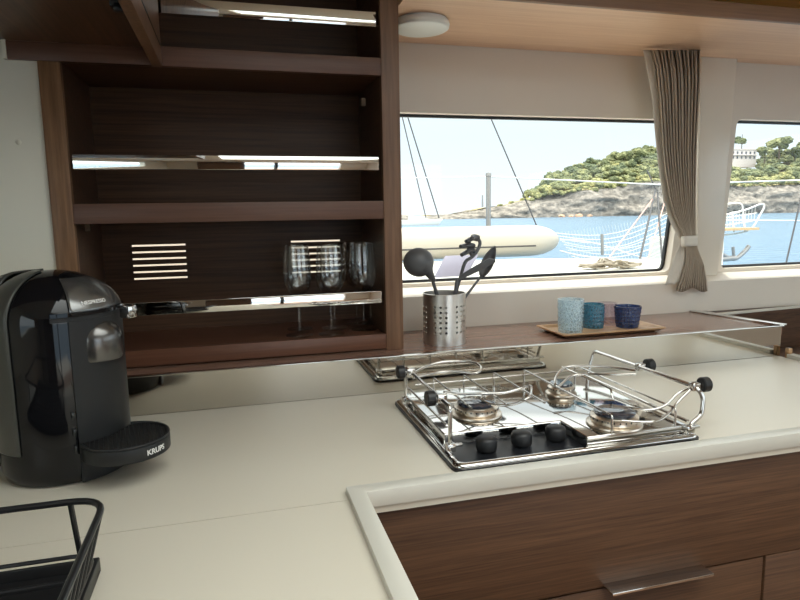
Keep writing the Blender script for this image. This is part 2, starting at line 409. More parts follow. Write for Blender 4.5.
# forward wall with the two windows
def q(px, py, Y=1.96): p = aY(px, py, Y); return (p.x, p.z)
zt1 = q(500, 117)[1]; zb1 = q(560, 276)[1]
def w_round(poly, r=.028, n=5):
    return [(p.x, p.y) for p in fillet([(a, b, 0) for a, b in poly], r, n, closed=True)]
w1r_b = q(664.5, 273); w1r_t = q(687, 118)
W1 = [(-.50, zb1), (w1r_b[0], zb1), (w1r_t[0], zt1+.004), (-.50, zt1)]
w2l_b = q(715.5, 269.5); w2l_t = q(732, 119)
W2 = [(w2l_b[0], zb1+.002), (2.92, zb1+.002), (2.92, zt1+.012), (w2l_t[0], zt1+.012)]
W1r = w_round(W1); W2r = w_round(W2)
fw = poly_wall([(XL, 0), (XR, 0), (XR, ZT), (XL, ZT)], [W1r, W2r], 1.935, 1.985)
struct(fw, 'wall_front', 'wall', ang=25)
def grow(poly, d):
    c = Vector((sum(p[0] for p in poly)/len(poly), sum(p[1] for p in poly)/len(poly)))
    out = []; n = len(poly)
    for i in range(n):
        a = Vector(poly[i-1]); b = Vector(poly[(i+1) % n]); t = (b-a).normalized(); nn = Vector((t.y, -t.x))
        out.append(tuple(Vector(poly[i])+nn*d))
    return out
for i, (W, lab) in enumerate(((W1r, 'window_1'), (W2r, 'window_2'))):
    a = grow(W, .012); b = grow(W, -.009)
    fr = poly_wall(a, [b], 1.966, 1.978)
    f = struct(fr, lab, 'gasket', ang=25)
    gl = MB(); gl.prism(grow(W, .004), 1.971, 1.974, 'y'); gl.build('pane', 'pane', f, smooth=False)
# cream blind sheet added behind the shelf unit to brighten the vent slots
m, n, l, b = nt('diffuser_cloth'); tl = n.new('ShaderNodeBsdfTranslucent'); tl.inputs[0].default_value = srgb(240, 230, 222)
mxs = n.new('ShaderNodeMixShader'); mxs.inputs[0].default_value = .85; b.inputs['Base Color'].default_value = srgb(235, 222, 205)
l.new(b.outputs[0], mxs.inputs[1]); l.new(tl.outputs[0], mxs.inputs[2]); l.new(mxs.outputs[0], n['Material Output'].inputs[0]); M['diffuser'] = m
bl = MB(); bl.box(-.56, .43, 1.9925, 1.994, 1.05, 1.72); solo(bl, 'slot_diffuser', 'diffuser', (0, 1.993, 1.72), 'cream blind sheet added to brighten the vent slots from behind the shelf unit', 'diffuser')
# low wall under the windows and its sill
lw = MB(); lw.prism([(1.84, ZL-.05), (1.934, ZL-.05), (1.934, zb1-.012), (1.90, zb1-.014), (1.858, 1.118), (1.84, 1.113)], .455, XR, 'x')
struct(lw, 'trim_1', 'wall', ang=20)
# raked pillar between the windows
pb = MB()
pl = [aY(700, 40, 1.90), aY(738.5, 40, 1.90), aY(716, 284, 1.90), aY(694, 285, 1.90)]
pb.prism([(p.x, p.z) for p in pl], 1.934, 1.893, 'y', bev=.007, seg=3); struct(pb, 'trim_2', 'pillar', ang=50)
# left white panel beside the shelf unit
wp = MB(); wp.box(XL, -.405, 1.60, 1.64, ZC, 1.765, .002); struct(wp, 'wall_left_forward', 'whitepanel')
bt = MB(); bt.lathe([(0, 0), (.006, 0), (.005, -.003), (0, -.0035)], n=16, mat=Matrix.Rotation(-PI/2, 4, 'X'))
c_ = aY(18, 142, 1.597)
bt2 = MB(); bt2.lathe([(.006, 0), (.0058, .002), (.004, .0035), (0, .004)], n=18, mat=Matrix.Rotation(PI/2, 4, 'X'), c=c_+Vector((0, .003, 0)))
solo(bt2, 'screw_cap', 'whitepanel', c_, 'tiny round white screw cap on the pale panel left of the shelves', 'screw cap')
bt.bm.free()

# soffit above the windows
zso = 1.908
sf = MB(); sf.box(.445, XR, 1.515, 1.934, zso, zso+.012); so = struct(sf, 'soffit', 'soffit')
zft = aY(800, 9.5, 1.51).z
ff = MB(); ff.box(.445, XR, 1.50, 1.515, zso-.002, zft, .003); ff.build('fascia', 'fascia', so)
yb = MB(); yb.box(.445, XR, 1.90, 1.93, zso+.02, ZT); struct(yb, 'trim_3', 'yellow')
yb = MB(); yb.box(.445, XR, 1.56, 1.93, ZT-.03, ZT-.005); struct(yb, 'trim_4', 'yellow')
# round ceiling lamp
lc = aZ(421, 21, zso); lc.z = zso
lamp = empty('ceiling_lamp', lc, 'round flat white ceiling lamp on the pale wood soffit beside the shelves', 'lamp')
lb = MB(); lb.lathe([(.0, 0), (.074, 0), (.074, -.004), (.0, -.004)], n=48); lb.build('base', 'lampshade', lamp, local=True)
lb = MB(); lb.lathe([(.078, -.004), (.080, -.012), (.078, -.021), (.072, -.0245), (0, -.0265)], n=48); lb.build('lamp_shade', 'lampshade', lamp, local=True, ang=60)

# ================================================================== counter
XCR = 1.645     # right end of the counter
# seam sits at y ~ .92
ct = empty('countertop', (.7, 1.2, ZC-.03), 'pale cream solid countertop running left and right of the raised rail', 'countertop')
m_ = MB(); m_.box(-1.28, XCR, .935, YS-.002, ZC-.03, ZC); m_.build('worktop', 'counter', ct)
m_ = MB(); m_.box(-1.28, .175, .35, .9335, ZC-.03, ZC); m_.build('worktop', 'counter', ct)
m_ = MB(); m_.box(-1.28, .175, .9325, .936, ZC-.02, ZC-.0015); m_.build('seam', 'seam', ct)
# raised L shaped rail
zr = ZC+.012
pr = [(.160, .35), (.189, .35), (.189, .930), (XCR, .930), (XCR, .960), (.160, .960)]
m_ = MB(); m_.prism(pr, ZC-.017, zr, 'z', bev=.0014, seg=2); m_.build('rail', 'rail', ct, ang=30)
m_ = MB(); m_.box(XCR+.0005, XCR+.028, .93, YS-.03, ZC-.02, zr, .0022, 2); m_.build('end_rail', 'rail', ct, ang=50)
m_ = MB(); m_.box(XCR+.011, XCR+.025, YS-.029, YS-.014, ZC-.005, ZC+.028, .002); m_.build('end_block', 'traywood', ct)
# splash
sp = empty('backsplash', (.3, YS, ZC), 'mirror polished steel strip standing behind the worktop and hob', 'backsplash')
m_ = MB(); m_.box(-1.28, 1.652, YS, YS+.004, ZC, ZL-.001); m_.build('sheet', 'splash', sp)
m_ = MB(); m_.box(-1.28, 1.66, YS-.003, YS+.012, ZL-.002, ZL+.002, .0012); setp(m_.build('edge_strip', 'chrome', sp), 'thin bright metal edging')
# window ledge
ld = empty('window_ledge', (.8, 1.66, ZL-.02), 'glossy brown wooden ledge under the windows, behind the steel splash', 'ledge')
m_ = MB(); m_.box(-.42, 1.66, YS+.004, 1.84, ZL-.03, ZL); m_.box(-.36, .43, 1.84, 1.9, ZL-.03, ZL); m_.build('board', 'ledge', ld)
m_ = MB(); m_.prism([(1.585, 1.838), (1.61, 1.838), (1.672, YS), (1.645, YS)], ZL, ZL+.006, 'z', bev=.001); m_.build('end_strip', 'chrome', ld)
# wood fronted locker to the right, its top edge light
lk = empty('side_locker', (2.2, 1.8, .4), 'dark wooden locker with pale top edging right of the ledge', 'locker')
p0 = (1.635, 1.752); p1 = (2.9, 1.868)
m_ = MB(); m_.prism([p0, p1, (2.9, 1.93), (1.62, 1.93)], .3, ZL-.003, 'z'); m_.build('body', 'wood', lk)
m_ = MB(); m_.prism([(p0[0], p0[1]-.003), (p1[0], p1[1]-.003), (p1[0], p1[1]+.012), (p0[0], p0[1]+.012)], ZL-.003, ZL+.004, 'z'); m_.build('edging', 'rail', lk)
m_ = MB(); m_.box(1.69, 2.95, 1.2, 1.77, 0, .86, .004); lo = solo(m_, 'locker_box', 'woodf', (2.2, 1.5, .2), 'reddish wooden locker side seen past the right end of the worktop', 'locker')
# cabinets under the counter
kb = empty('base_cabinet', (.9, 1.2, 0), 'brown wooden base cabinet under the hob with a drawer and chrome bar handle', 'cabinet')
m_ = MB(); m_.box(.21, XCR-.01, .975, YS, .0, ZC-.035); m_.build('body', 'woodf', kb)
yf = .948
def fpx(x, y): p = aY(x, y, yf); return p
gx0 = fpx(500, 610).x; gxr = fpx(765.5, 556).x; gz = fpx(765.5, 556).z
m_ = MB(); m_.box(.20, XCR-.01, yf, .97, gz+.002, ZC-.020, .001); m_.build('front_panel', 'woodf', kb)
m_ = MB(); m_.box(gxr+.002, XCR-.01, yf, .97, .1, gz-.001, .001); m_.build('side_stile', 'woodf', kb)
m_ = MB(); m_.box(.20, .50, yf, .97, .1, gz-.001, .001); m_.build('side_stile', 'woodf', kb)
m_ = MB(); m_.box(.503, gxr-.002, yf+.003, .97, .42, gz-.003, .001); dr = m_.build('drawer', 'woodf', kb)
ha, hbp = aY(612, 594.5, yf-.03), aY(713, 574, yf-.03)
hz = (ha.z+hbp.z)/2
m_ = MB(); m_.box(ha.x, hbp.x, yf-.033, yf+.003, hz-.003, hz+.003, .0012)
hd = m_.build('handle', 'chrome', dr, local=True); hd.location = -Vector(kb.location)
setp(hd, 'chrome bar handle')
m_ = MB(); m_.box(-1.28, .17, .38, .93, .0, ZC-.035); solo(m_, 'base_cabinet', 'woodf', (-.5, .6, 0), 'wooden base cabinet carrying the left worktop with the dish rack', 'cabinet')

# ================================================================== open shelf unit
su = empty('shelf_unit', (0, 1.75, ZL), 'tall dark walnut open shelf unit with mirror rails beside the window', 'shelf unit')
xi0, xi1 = -.358, .390
m_ = MB(); m_.box(-.404, xi0, YF, YF+.022, ZL, 1.7275, .0015); m_.build('post', 'woodlit', su)
m_ = MB(); m_.box(xi1, .4385, YF, YF+.022, ZL, ZT, .0015); m_.build('post', 'woodp', su)
m_ = MB(); m_.box(-.402, xi0-.002, YF+.022, YB, ZL, 1.768); m_.build('side_panel', 'wood', su)
m_ = MB(); m_.box(xi1+.003, .4375, YF+.022, 1.93, ZL, ZT); m_.build('side_panel', 'woody', su)
m_ = MB(); m_.box(-.47, -.145, YF, YF+.02, 1.728, 1.768, .001); m_.build('top_rail', 'woodlit' if False else 'lip', su)
# back with two louvred vents cut through
def slots(xa, xb, za, zb, n=6, h=.0052): return [(xa, xb, za+(zb-za)*k/(n-1)-h/2, za+(zb-za)*k/(n-1)+h/2) for k in range(n)]
a = aY(131.5, 246, YB); b = aY(187.5, 277, YB); c = aY(291, 242, YB); d = aY(341, 272, YB)
m_ = holed(xi0-.04, xi1+.04, ZL, ZT, YB, YB+.006, slots(a.x, b.x, b.z, a.z)+slots(c.x, d.x, b.z, a.z)); m_.build('back_panel', 'wood', su, smooth=False)
def board(zt_, zb_, mat, x0=xi0, x1=xi1, lipmat='lip', y0=None):
    q_ = MB(); q_.box(x0, x1, YF+.02, YB, zb_+.006, zt_-.004); o = q_.build('shelf', mat, su)
    q_ = MB(); q_.box(x0, x1, YF+.002, YF+.02, zb_, zt_, .0012); k = q_.build('lip', lipmat, o, local=True); k.location = -Vector(su.location)
board(1.050, 1.009, 'lower', lipmat='lower')
board(1.409, 1.362, 'wood')
board(1.772, 1.728, 'wood')
# two lighter side strips and top dark band seen in the upper bay
for (ya, yb_, xa, xb) in ((12.2, 27, 162, 374), (157, 170.2, 74, 377), (291, 302.6, 90, 380)):
    z1 = aY(xb, ya, YF+.012).z; z0 = aY(xb, yb_, YF+.012).z
    xs_ = aY(xb, ya, YF+.012).x
    left = -.34 if xa < 130 else -.13
    q_ = MB(); q_.box(left-.012, xs_+.004, YF+.010, YF+.015, z0, z1, .0008); k = q_.build('mirror_rail', 'mirror', su)
    setp(k, 'mirror polished steel guard rail')
for (px, py) in ((88, 228), (363, 103)):
    p = aY(px, py, YF+.06)
    q_ = MB(); q_.box(p.x-.006, p.x+.006, p.y-.006, p.y+.006, p.z-.008, p.z+.012, .002); q_.build('clip', 'trunk', su)
# overhead cupboard over the coffee machine
oc = empty('overhead_cupboard', (-.7, 1.3, 1.72), 'dark brown overhead cupboard at top left with a thick end panel', 'cupboard')
m_ = MB(); m_.box(XL, -.163, .85, YF, 1.768, ZT-.032); m_.build('body', 'woody', oc)
m_ = MB(); m_.box(-.162, -.140, .85, YF-.001, 1.724, ZT-.032, .002); ep = m_.build('end_panel', 'woodp', oc)
m_ = MB(); m_.box(-.1400, -.1385, .88, YF-.02, 1.768, 1.7705); m_.build('groove', 'gasket', oc)
p = aZ(118, 5, 1.76)
m_ = MB(); m_.box(p.x-.012, p.x+.012, p.y-.02, p.y+.02, 1.752, 1.768, .003); m_.box(p.x-.004, p.x+.02, p.y-.03, p.y-.012, 1.742, 1.756, .003); m_.build('catch', 'rubber', oc)
m_ = MB(); m_.box(-.470, -.462, 1.586, 1.6, 1.728, 1.768); solo(m_, 'corner_trim', 'whitepanel', (-.466, 1.59, 1.728), 'short pale corner strip at the far left under the overhead cupboard', 'trim')

# ------------------------------------------------------------------ wine glasses
def wine_glass(loc, label, group='wine glasses behind the mirror rail'):
    e = empty('wine_glass', loc, label, 'wine glass', group=group)
    prof_o = [(.0, .0), (.034, .0), (.0345, .0012), (.020, .003), (.008, .006), (.0045, .012), (.0038, .03), (.0038, .075), (.0055, .086), (.012, .093), (.024, .102), (.0315, .116), (.0345, .135), (.0345, .155), (.032, .185), (.029, .208)]
    prof_i = [(.0283, .208), (.0308, .185), (.0332, .155), (.0332, .135), (.0303, .117), (.0228, .1038), (.012, .096), (.0, .0945)]
    prof_o = [(r_*1.08, z_*1.18) for r_, z_ in prof_o]; prof_i = [(r_*1.08, z_*1.18) for r_, z_ in prof_i]
    b_ = MB(); b_.lathe(prof_o[5:]+prof_i, n=36); b_.build('bowl', 'wine', e, local=True, ang=80, recalc=True)
    b_ = MB(); b_.lathe(prof_o[:6]+[(0, .0145)], n=36); b_.build('foot', 'wine', e, local=True, ang=80, recalc=True)
    return e
zs = 1.048
proto = wine_glass((aZ(298.5, 333, zs).x, 1.665, zs), 'clear wine glass, leftmost in front on the bottom shelf')
def dup(root, loc, label=None, group=None):
    r = root.copy(); COL.objects.link(r); r.location = loc
    if label: r['label'] = label
    if group: r['group'] = group
    for ch in list(root.children):
        c_ = ch.copy(); COL.objects.link(c_); c_.parent = r
        for g_ in ch.children:
            d_ = g_.copy(); COL.objects.link(d_); d_.parent = c_
    return r
dup(proto, (aZ(331, 333, zs).x, 1.655, zs), 'clear wine glass, second from the left in front of the vent slots')
dup(proto, (aY(364, 327, 1.69).x, 1.69, zs), 'clear wine glass, rightmost in front beside the walnut post')
dup(proto, (aY(300, 325, 1.76).x, 1.76, zs), 'clear wine glass standing in the second row behind the leftmost glass')
dup(proto, (aY(334, 325, 1.76).x, 1.745, zs), 'clear wine glass in the second row before the right vent slots')
dup(proto, (aY(357, 322, 1.80).x, 1.80, zs), 'clear wine glass at the back, near the shelf unit side')
dup(proto, (aY(371, 322, 1.78).x, 1.78, zs), 'clear wine glass at the back in the right corner of the shelf')

# ================================================================== coffee machine
CM = Vector((-.322, 1.232, ZC)); AZ = R(-34)
cm = empty('coffee_machine', CM, 'black rounded capsule coffee machine standing at the left end of the worktop', 'coffee machine', rotz=AZ)
r0 = .108
def arc(r, a0, a1, n=16, cx=0, cy=0): return [(cx+r*math.cos(a0+(a1-a0)*k/n), cy+r*math.sin(a0+(a1-a0)*k/n)) for k in range(n+1)]
# main glossy body: lathe with a domed top
dome = [(r0, .285)]+[(r0*math.cos(t), .285+.088*math.sin(t)) for t in [PI/2*k/12 for k in range(1, 13)]]
prof = [(0, .0), (r0-.014, .0), (r0-.006, .004), (r0-.001, .02), (r0, .05)]+dome
b_ = MB(); b_.lathe(prof, n=72); b_.build('body', 'blackgloss', cm, local=True, ang=50)
# rear shell: a rounded hood running back over the water tank
def hood(u, v):
    s = -.058-.125*v                         # back along -x
    w = .088-.020*max(0, (v-.6)/.4)**2; top = .372-.07*v**1.6
    a = PI*u; e = .55
    y = -w*math.copysign(abs(math.cos(a))**e, math.cos(a)); z = .03+(top-.03)*abs(math.sin(a))**e
    return (s, y, z)
b_ = MB(); b_.grid(hood, 32, 14)
b_.bm.verts.ensure_lookup_table()
b_.build('rear_shell', 'shell', cm, local=True, ang=60, mods=(('SOLIDIFY', {'thickness': .004}),))
b_ = MB(); b_.prism([(-.02, -.084), (-.172, -.068), (-.182, -.05), (-.182, .05), (-.172, .068), (-.02, .084)], .018, .262, 'z', bev=.006, seg=3); b_.build('water_tank', 'tank', cm, local=True)
# side window on the tank (dark) and arched gloss band edge
def cylpatch(mb, r, a0, a1, z0, z1, th, n=24, zf=None):
    o = [mb.bm.verts.new((0, 0, 0)) for _ in range(0)]
    N = n+1; A = []
    for k in range(N):
        a = a0+(a1-a0)*k/n; za = z0; zb = z1 if zf is None else zf(k/n)
        A.append([mb.bm.verts.new((rr*math.cos(a), rr*math.sin(a), z)) for rr, z in ((r, za), (r+th, za), (r+th, zb), (r, zb))])
    for k in range(n):
        for j in range(4): mb.bm.faces.new([A[k][j], A[k+1][j], A[k+1][(j+1) % 4], A[k][(j+1) % 4]])
    mb.bm.faces.new(A[0][::-1]); mb.bm.faces.new(A[-1])
    bmesh.ops.recalc_face_normals(mb.bm, faces=mb.bm.faces[:]); return mb
b_ = MB(); b_.box(-.165, -.075, -.093, -.084, .13, .235, .008); b_.build('tank_window', 'tank', cm, local=True)
sp_ = [(r0+.0015, .060), (r0+.0035, .064), (r0+.0035, .285)]+[((r0+.0035)*math.cos(t), .285+.0915*math.sin(t)) for t in [R(78*k/12) for k in range(1, 13)]]
b_ = MB(); b_.lathe(sp_, n=30, a0=R(-190), a1=R(-82)); setp(b_.build('side_shell', 'shell', cm, local=True, ang=60, mods=(('SOLIDIFY', {'thickness': .003}),)), 'semi gloss grey side shell')
b_ = cylpatch(MB(), r0+.003, R(-150), R(-112), .13, .235, .0018, 16); b_.build('tank_window', 'tank', cm, local=True)
# front matt column
b_ = cylpatch(MB(), r0-.004, R(-32), R(46), .055, .290, .0075, 28); b_.build('front_column', 'darkgrey', cm, local=True)
b_ = cylpatch(MB(), r0-.004, R(-32), R(46), .004, .054, .0065, 28); b_.build('foot_cover', 'darkgrey', cm, local=True)
# head: metal grey dome lid, lip ring
lid = [((r0+.004)*math.cos(t), .296+.074*math.sin(t)) for t in [R(5+58*k/12) for k in range(13)]]
b_ = MB(); b_.lathe(lid, n=30, a0=R(-30), a1=R(44)); ob = b_.build('lid', 'headgrey', cm, local=True, ang=70, mods=(('SOLIDIFY', {'thickness': .003, 'offset': -1}),))
b_ = cylpatch(MB(), r0-.006, R(-46), R(52), .299, .306, .014, 32); b_.build('lid_rim', 'blackgloss', cm, local=True)
b_ = cylpatch(MB(), r0-.006, R(-46), R(52), .2905, .298, .011, 32); b_.build('lever_ring', 'darkgrey', cm, local=True)
b_ = MB(); b_.box(.104, .128, .045, .066, .280, .304, .003); o_ = b_.build('lever', 'chrome', cm, local=True); setp(o_, 'bright metal lever tab')
# spout: thimble
tp = [(.042, .214), (.044, .218), (.044, .250)]+[(.044*math.cos(t), .250+.040*math.sin(t)) for t in [PI/2*k/8 for k in range(1, 9)]]
b_ = MB(); b_.lathe(tp, c=(.086, .004, 0), n=36); b_.lathe([(0, .214), (.042, .214)], c=(.086, .004, 0), n=36); b_.build('spout', 'spout', cm, local=True, ang=60)
# lower vertical glossy hinge strip
b_ = MB()
for k in range(3): b_.box(r0-.006, r0+.006, -.003, .003, .060+.03*k, .073+.03*k, .001)
b_.xform(Matrix.Rotation(R(-35), 4, 'Z')); b_.build('hinge', 'tank', cm, local=True)
# drip tray
tc_ = (.148, -.008)
tr_out = arc(.074, R(-128), R(128), 40, *tc_)
inner = [(r0+.002, .055), (r0+.006, 0), (r0+.002, -.055)]
b_ = MB(); b_.prism(tr_out+inner, .050, .075, 'z', bev=.0018); dt = b_.build('drip_tray', 'darkgrey', cm, local=True, ang=30)
b_ = MB()
import itertools
# rim
rim = [Vector((x, y, .0775)) for x, y in arc(.0715, R(-126), R(126), 40, *tc_)]
b_.tube(rim, .0028, 8); b_.build('tray_rim', 'darkgrey', dt, local=True)
b_ = MB()
for k in range(-10, 11):
    t = k*.0072
    for sgn in (1, -1):
        # diagonal bars clipped to the disc
        d_ = Vector((1, sgn, 0)).normalized(); nrm = Vector((-d_.y, d_.x, 0)); c0 = Vector((*tc_, .0752))+nrm*t
        hl = math.sqrt(max(0, .0695**2-t*t))
        if hl < .01: continue
        A = c0-d_*hl; B_ = c0+d_*hl
        # keep outside the body cylinder
        pts = [A.lerp(B_, i/24) for i in range(25)]; pts = [p_ for p_ in pts if math.hypot(p_.x, p_.y) > r0+.006]
        if len(pts) > 2: b_.tube([pts[0], pts[-1]], .0012, 5)
b_.build('tray_grid', 'traygrid', dt, local=True)
def on_tray(x, y, z):
    a = R(-7)+x/.0752
    return Vector((tc_[0]+(.0745+z)*math.cos(a), tc_[1]+(.0745+z)*math.sin(a), .0625+y))
text_mesh('KRUPS', .0130, 'text', 'lettering', dt, on_tray, bold=.0003)
def on_lid(x, y, z):
    t = R(18)+y/.08; a = R(-6)+x/(.1115*math.cos(t))
    rr_ = (r0+.0046+z*.5)
    return Vector((rr_*math.cos(t)*math.cos(a), rr_*math.cos(t)*math.sin(a), .296+.0745*math.sin(t)))
text_mesh('NESPRESSO', .0095, 'text', 'lettering', cm, on_lid, bold=.0002)

# ================================================================== dish rack
dr0 = Vector((-.45, .70, ZC))
dk = empty('dish_rack', dr0, 'black wire dish rack at the bottom left corner of the worktop', 'dish rack')
zt_ = ZC+.112
A = aZ(104, 503, zt_); xr_ = A.x; yb_ = aZ(70, 502, zt_).y
top = fillet([(-.70, yb_, zt_), (xr_, yb_, zt_), (xr_+.004, .30, zt_), (-.70, .30, zt_)], .045, 7, closed=True)
b_ = MB(); b_.tube(top, .0042, 10, closed=True); b_.build('top_rail', 'wire', dk)
zlw = ZC+.027; tq = aZ(100, 557, ZC+.02); xt_, yt_ = tq.x, tq.y
low = fillet([(-.69, yt_-.002, zlw), (xt_-.004, yt_-.002, zlw), (xt_-.004, .31, zlw), (-.69, .31, zlw)], .03, 6, closed=True)
b_ = MB(); b_.tube(low, .0028, 8, closed=True); b_.build('bottom_rail', 'wire', dk)
for x_ in (aZ(70, 502, zt_).x, -.45, -.62):
    b_ = MB(); b_.tube([(x_, yb_, zt_), (x_, yt_-.002, zlw)], .0036, 8); b_.build('post', 'wire', dk)
for k in range(12):
    y_ = yb_-.035-k*.033
    if y_ < .34: break
    b_ = MB(); b_.tube(fillet([(xr_+.001, y_, zt_), (xt_-.002, y_, zlw+.004), (xt_-.03, y_, zlw-.006)], .008), .0022, 8); b_.build('side_wire', 'wire', dk)
for k in range(11):
    y_ = yb_-.03-k*.042
    if y_ < .33: break
    b_ = MB(); b_.tube([(-.69, y_, zlw-.004), (xt_-.006, y_, zlw-.004)], .0026, 8); b_.build('base_wire', 'wire', dk)
b_ = MB(); b_.tube([(-.37, yt_, zlw), (-.39, yt_-.04, zlw-.004)], .0022, 6); b_.build('brace', 'wire', dk)
# drip mat / tray under the rack
b_ = MB(); b_.box(-.70, xt_, .30, yt_, ZC, ZC+.006, .002)
for (xa_, xb_, ya_, yc_) in ((-.70, xt_, yt_-.006, yt_), (-.70, xt_, .30, .306), (xt_-.006, xt_, .30, yt_), (-.70, -.694, .30, yt_)): b_.box(xa_, xb_, ya_, yc_, ZC+.001, ZC+.021, .002)
for k in range(9): b_.box(-.69, xt_-.01, yt_-.035-k*.05, yt_-.030-k*.05, ZC+.005, ZC+.009, .001)
b_.build('drip_tray', 'rubber', dk)

# ================================================================== hob
HB = Vector((.628, 1.185, ZC))
hob = empty('gas_hob', HB, 'stainless three burner gas hob with chrome pot rails set in the worktop', 'hob')
hx0, hx1, hy0, hy1 = .364, .888, .980, 1.412
def rrect(x0, x1, y0, y1, r, n=6): return [(p_.x, p_.y) for p_ in fillet([(x0, y0, 0), (x1, y0, 0), (x1, y1, 0), (x0, y1, 0)], r, n, closed=True)]
b_ = MB(); b_.prism(rrect(hx0-.003, hx1+.003, hy0-.003, hy1+.003, .022), ZC-.002, ZC+.006, 'z'); b_.build('seal', 'gasket', hob)
# rim: rolled frame, from outside low to a crest, then inside
def ring(levels, mat, name):
    mb_ = MB(); rows = []
    for (d_, z_) in levels:
        pts_ = rrect(hx0+d_, hx1-d_, hy0+d_, hy1-d_, max(.022-d_*.6, .006))
        rows.append([mb_.bm.verts.new((x_, y_, z_)) for x_, y_ in pts_])
    n_ = len(rows[0])
    for a_, c_ in zip(rows, rows[1:]):
        for k in range(n_): mb_.bm.faces.new([a_[k], a_[(k+1) % n_], c_[(k+1) % n_], c_[k]])
    return mb_.build(name, mat, hob, ang=60)
ring([(0, ZC+.004), (0, ZC+.009), (.003, ZC+.0125), (.008, ZC+.014), (.014, ZC+.013), (.019, ZC+.008)], 'hob', 'rim')
# deck (raised) with a notch for the knob panel at front left; pressed panel walls
kx1 = .640; ky1 = 1.098; zd = ZC+.030; zk = ZC-.002
di = [(hx0+.018, ky1), (kx1, ky1), (kx1, hy0+.018), (hx1-.018, hy0+.018), (hx1-.018, hy1-.018), (hx0+.018, hy1-.018)]
b_ = MB(); b_.prism(di, ZC+.005, zd, 'z', bev=.003, seg=3); b_.build('deck', 'hob', hob, ang=40)
b_ = MB(); b_.box(hx0+.014, kx1+.004, hy0+.014, ky1+.004, ZC+.001, zk+.002); b_.build('control_panel', 'hobdark', hob)
b_ = MB(); b_.box(hx0+.03, kx1-.012, ky1-.012, ky1-.007, zk+.002, zk+.006, .001); b_.build('panel_strip', 'chrome', hob)
# knobs
for px, py in ((486.5, 445), (521.5, 439.5), (555.5, 434)):
    p = aZ(px, py, zk+.020); k_ = Vector((p.x, p.y, zk))
    b_ = MB(); b_.lathe([(.011, 0), (.011, .010), (.019, .011), (.0205, .016), (.0205, .030), (.0185, .0345), (.012, .0375), (0, .0385)], c=k_, n=32)
    b_.build('knob', 'rubber', hob, ang=50)
# burners
def burner(c, s, tilt=0):
    c = Vector((c[0], c[1], zd))
    b_ = MB(); b_.lathe([(.052*s, 0), (.056*s, .002), (.055*s, .005), (.047*s, .008), (.044*s, .006), (.043*s, .012), (.048*s, .014), (.048*s, .019), (.040*s, .022), (.038*s, .024)], c=c, n=40)
    br = b_.build('burner', 'alu', hob, ang=40)
    b_ = MB()
    for k in range(26):
        a = 2*PI*k/26; r_ = .0482*s
        b_.box(r_-.0006, r_+.0007, -.0011, .0011, .0148, .0182); vs = b_.bm.verts[-8:] if False else list(b_.bm.verts)[-8:]
        bmesh.ops.rotate(b_.bm, verts=vs, cent=(0, 0, 0), matrix=Matrix.Rotation(a, 3, 'Z'))
    b_.xform(Matrix.Translation(c)); g_ = b_.build('gas_ports', 'gasket', br, local=True); g_.location = -HB
    b_ = MB(); b_.lathe([(.036*s, .022), (.0405*s, .0235), (.041*s, .027), (.038*s, .0295), (0, .0305)], c=c, n=40)
    cp = b_.build('cap', 'enamel', br, local=True, ang=40); cp.location = -HB
    setp(cp, 'dark glossy enamel burner cap')
bL = aZ(476, 414, zd); bR = aZ(614, 424, zd); bM = aZ(561, 394, zd)
burner((bL.x, bL.y), 1.0); burner((bR.x, bR.y), 1.0); burner((bM.x, bM.y), .66)
b4 = aZ(580, 385, zd); burner((b4.x, b4.y), .62) if False else None
# pan support: rods running front to back with turned down ends
zg = zd+.036
rods = [((434.5, 378.7), 1.13), ((470, 379.5), 1.125), ((502, 377.5), 1.115), ((532, 374), 1.0), ((584, 369), 1.0)]
gx = [aZ(p_[0], p_[1], zg).x for p_, _ in rods]
b_ = MB()
yb2 = 1.376
for i, x_ in enumerate(gx):
    yfr = rods[i][1]; dz_ = 0 if i < 3 else zg-zd
    pts_ = [(x_, yb2, zd), (x_, yb2, zg), (x_, yfr, zg)] + ([(x_, yfr, zd)] if i >= 3 else [])
    b_.tube(fillet(pts_, .006, 4), .0024, 8)
b_.tube([(.800, 1.37, zg), (.800, 1.16, zg), (.800, 1.15, zg-.02)], .0024, 8)
b_.build('pan_support', 'chrome', hob, ang=60)
b_ = MB(); b_.tube([(.405, 1.372, zg-.012), (.86, 1.372, zg-.012)], .002, 8)
# side rails of the support seen as a double bar at the right
b_.tube([(.868, 1.37, zd+.008), (.868, .995, zd+.008)], .0035, 8); b_.tube([(.386, 1.37, zd+.02), (.386, 1.09, zd+.02)], .0025, 8)
b_.build('support_bar', 'chrome', hob, ang=60)
# fiddle rails left and right with posts
zf_ = 1.010
xl_, xr2 = .383, .899
b_ = MB(); b_.tube(fillet([(xl_-.004, 1.052, ZC+.014), (xl_-.004, 1.052, zf_), (xl_-.002, 1.37, zf_), (xl_-.002, 1.37, ZC+.014)], .012, 5), .0042, 10); b_.build('fiddle_rail', 'chrome', hob, ang=60)
b_ = MB(); b_.tube(fillet([(.876, .998, ZC+.016), (.880, 1.0, ZC+.030), (.905, 1.0, ZC+.045), (.912, 1.005, zf_-.02), (.902, 1.012, zf_), (.896, 1.375, zf_), (.884, 1.375, zf_-.04), (.874, 1.372, ZC+.014)], .012, 5), .0048, 10); b_.build('fiddle_rail', 'chrome', hob, ang=60)
b_ = MB()
for (x_, y_) in ((xl_-.004, 1.052), (xl_-.002, 1.37), (.874, .998), (.874, 1.372)):
    b_ = MB(); b_.box(x_-.009, x_+.009, y_-.008, y_+.008, ZC+.012, ZC+.028, .002); b_.box(x_+.002, x_+.024, y_-.004, y_+.004, ZC+.02, ZC+.026, .001); b_.build('bracket', 'chrome', hob)
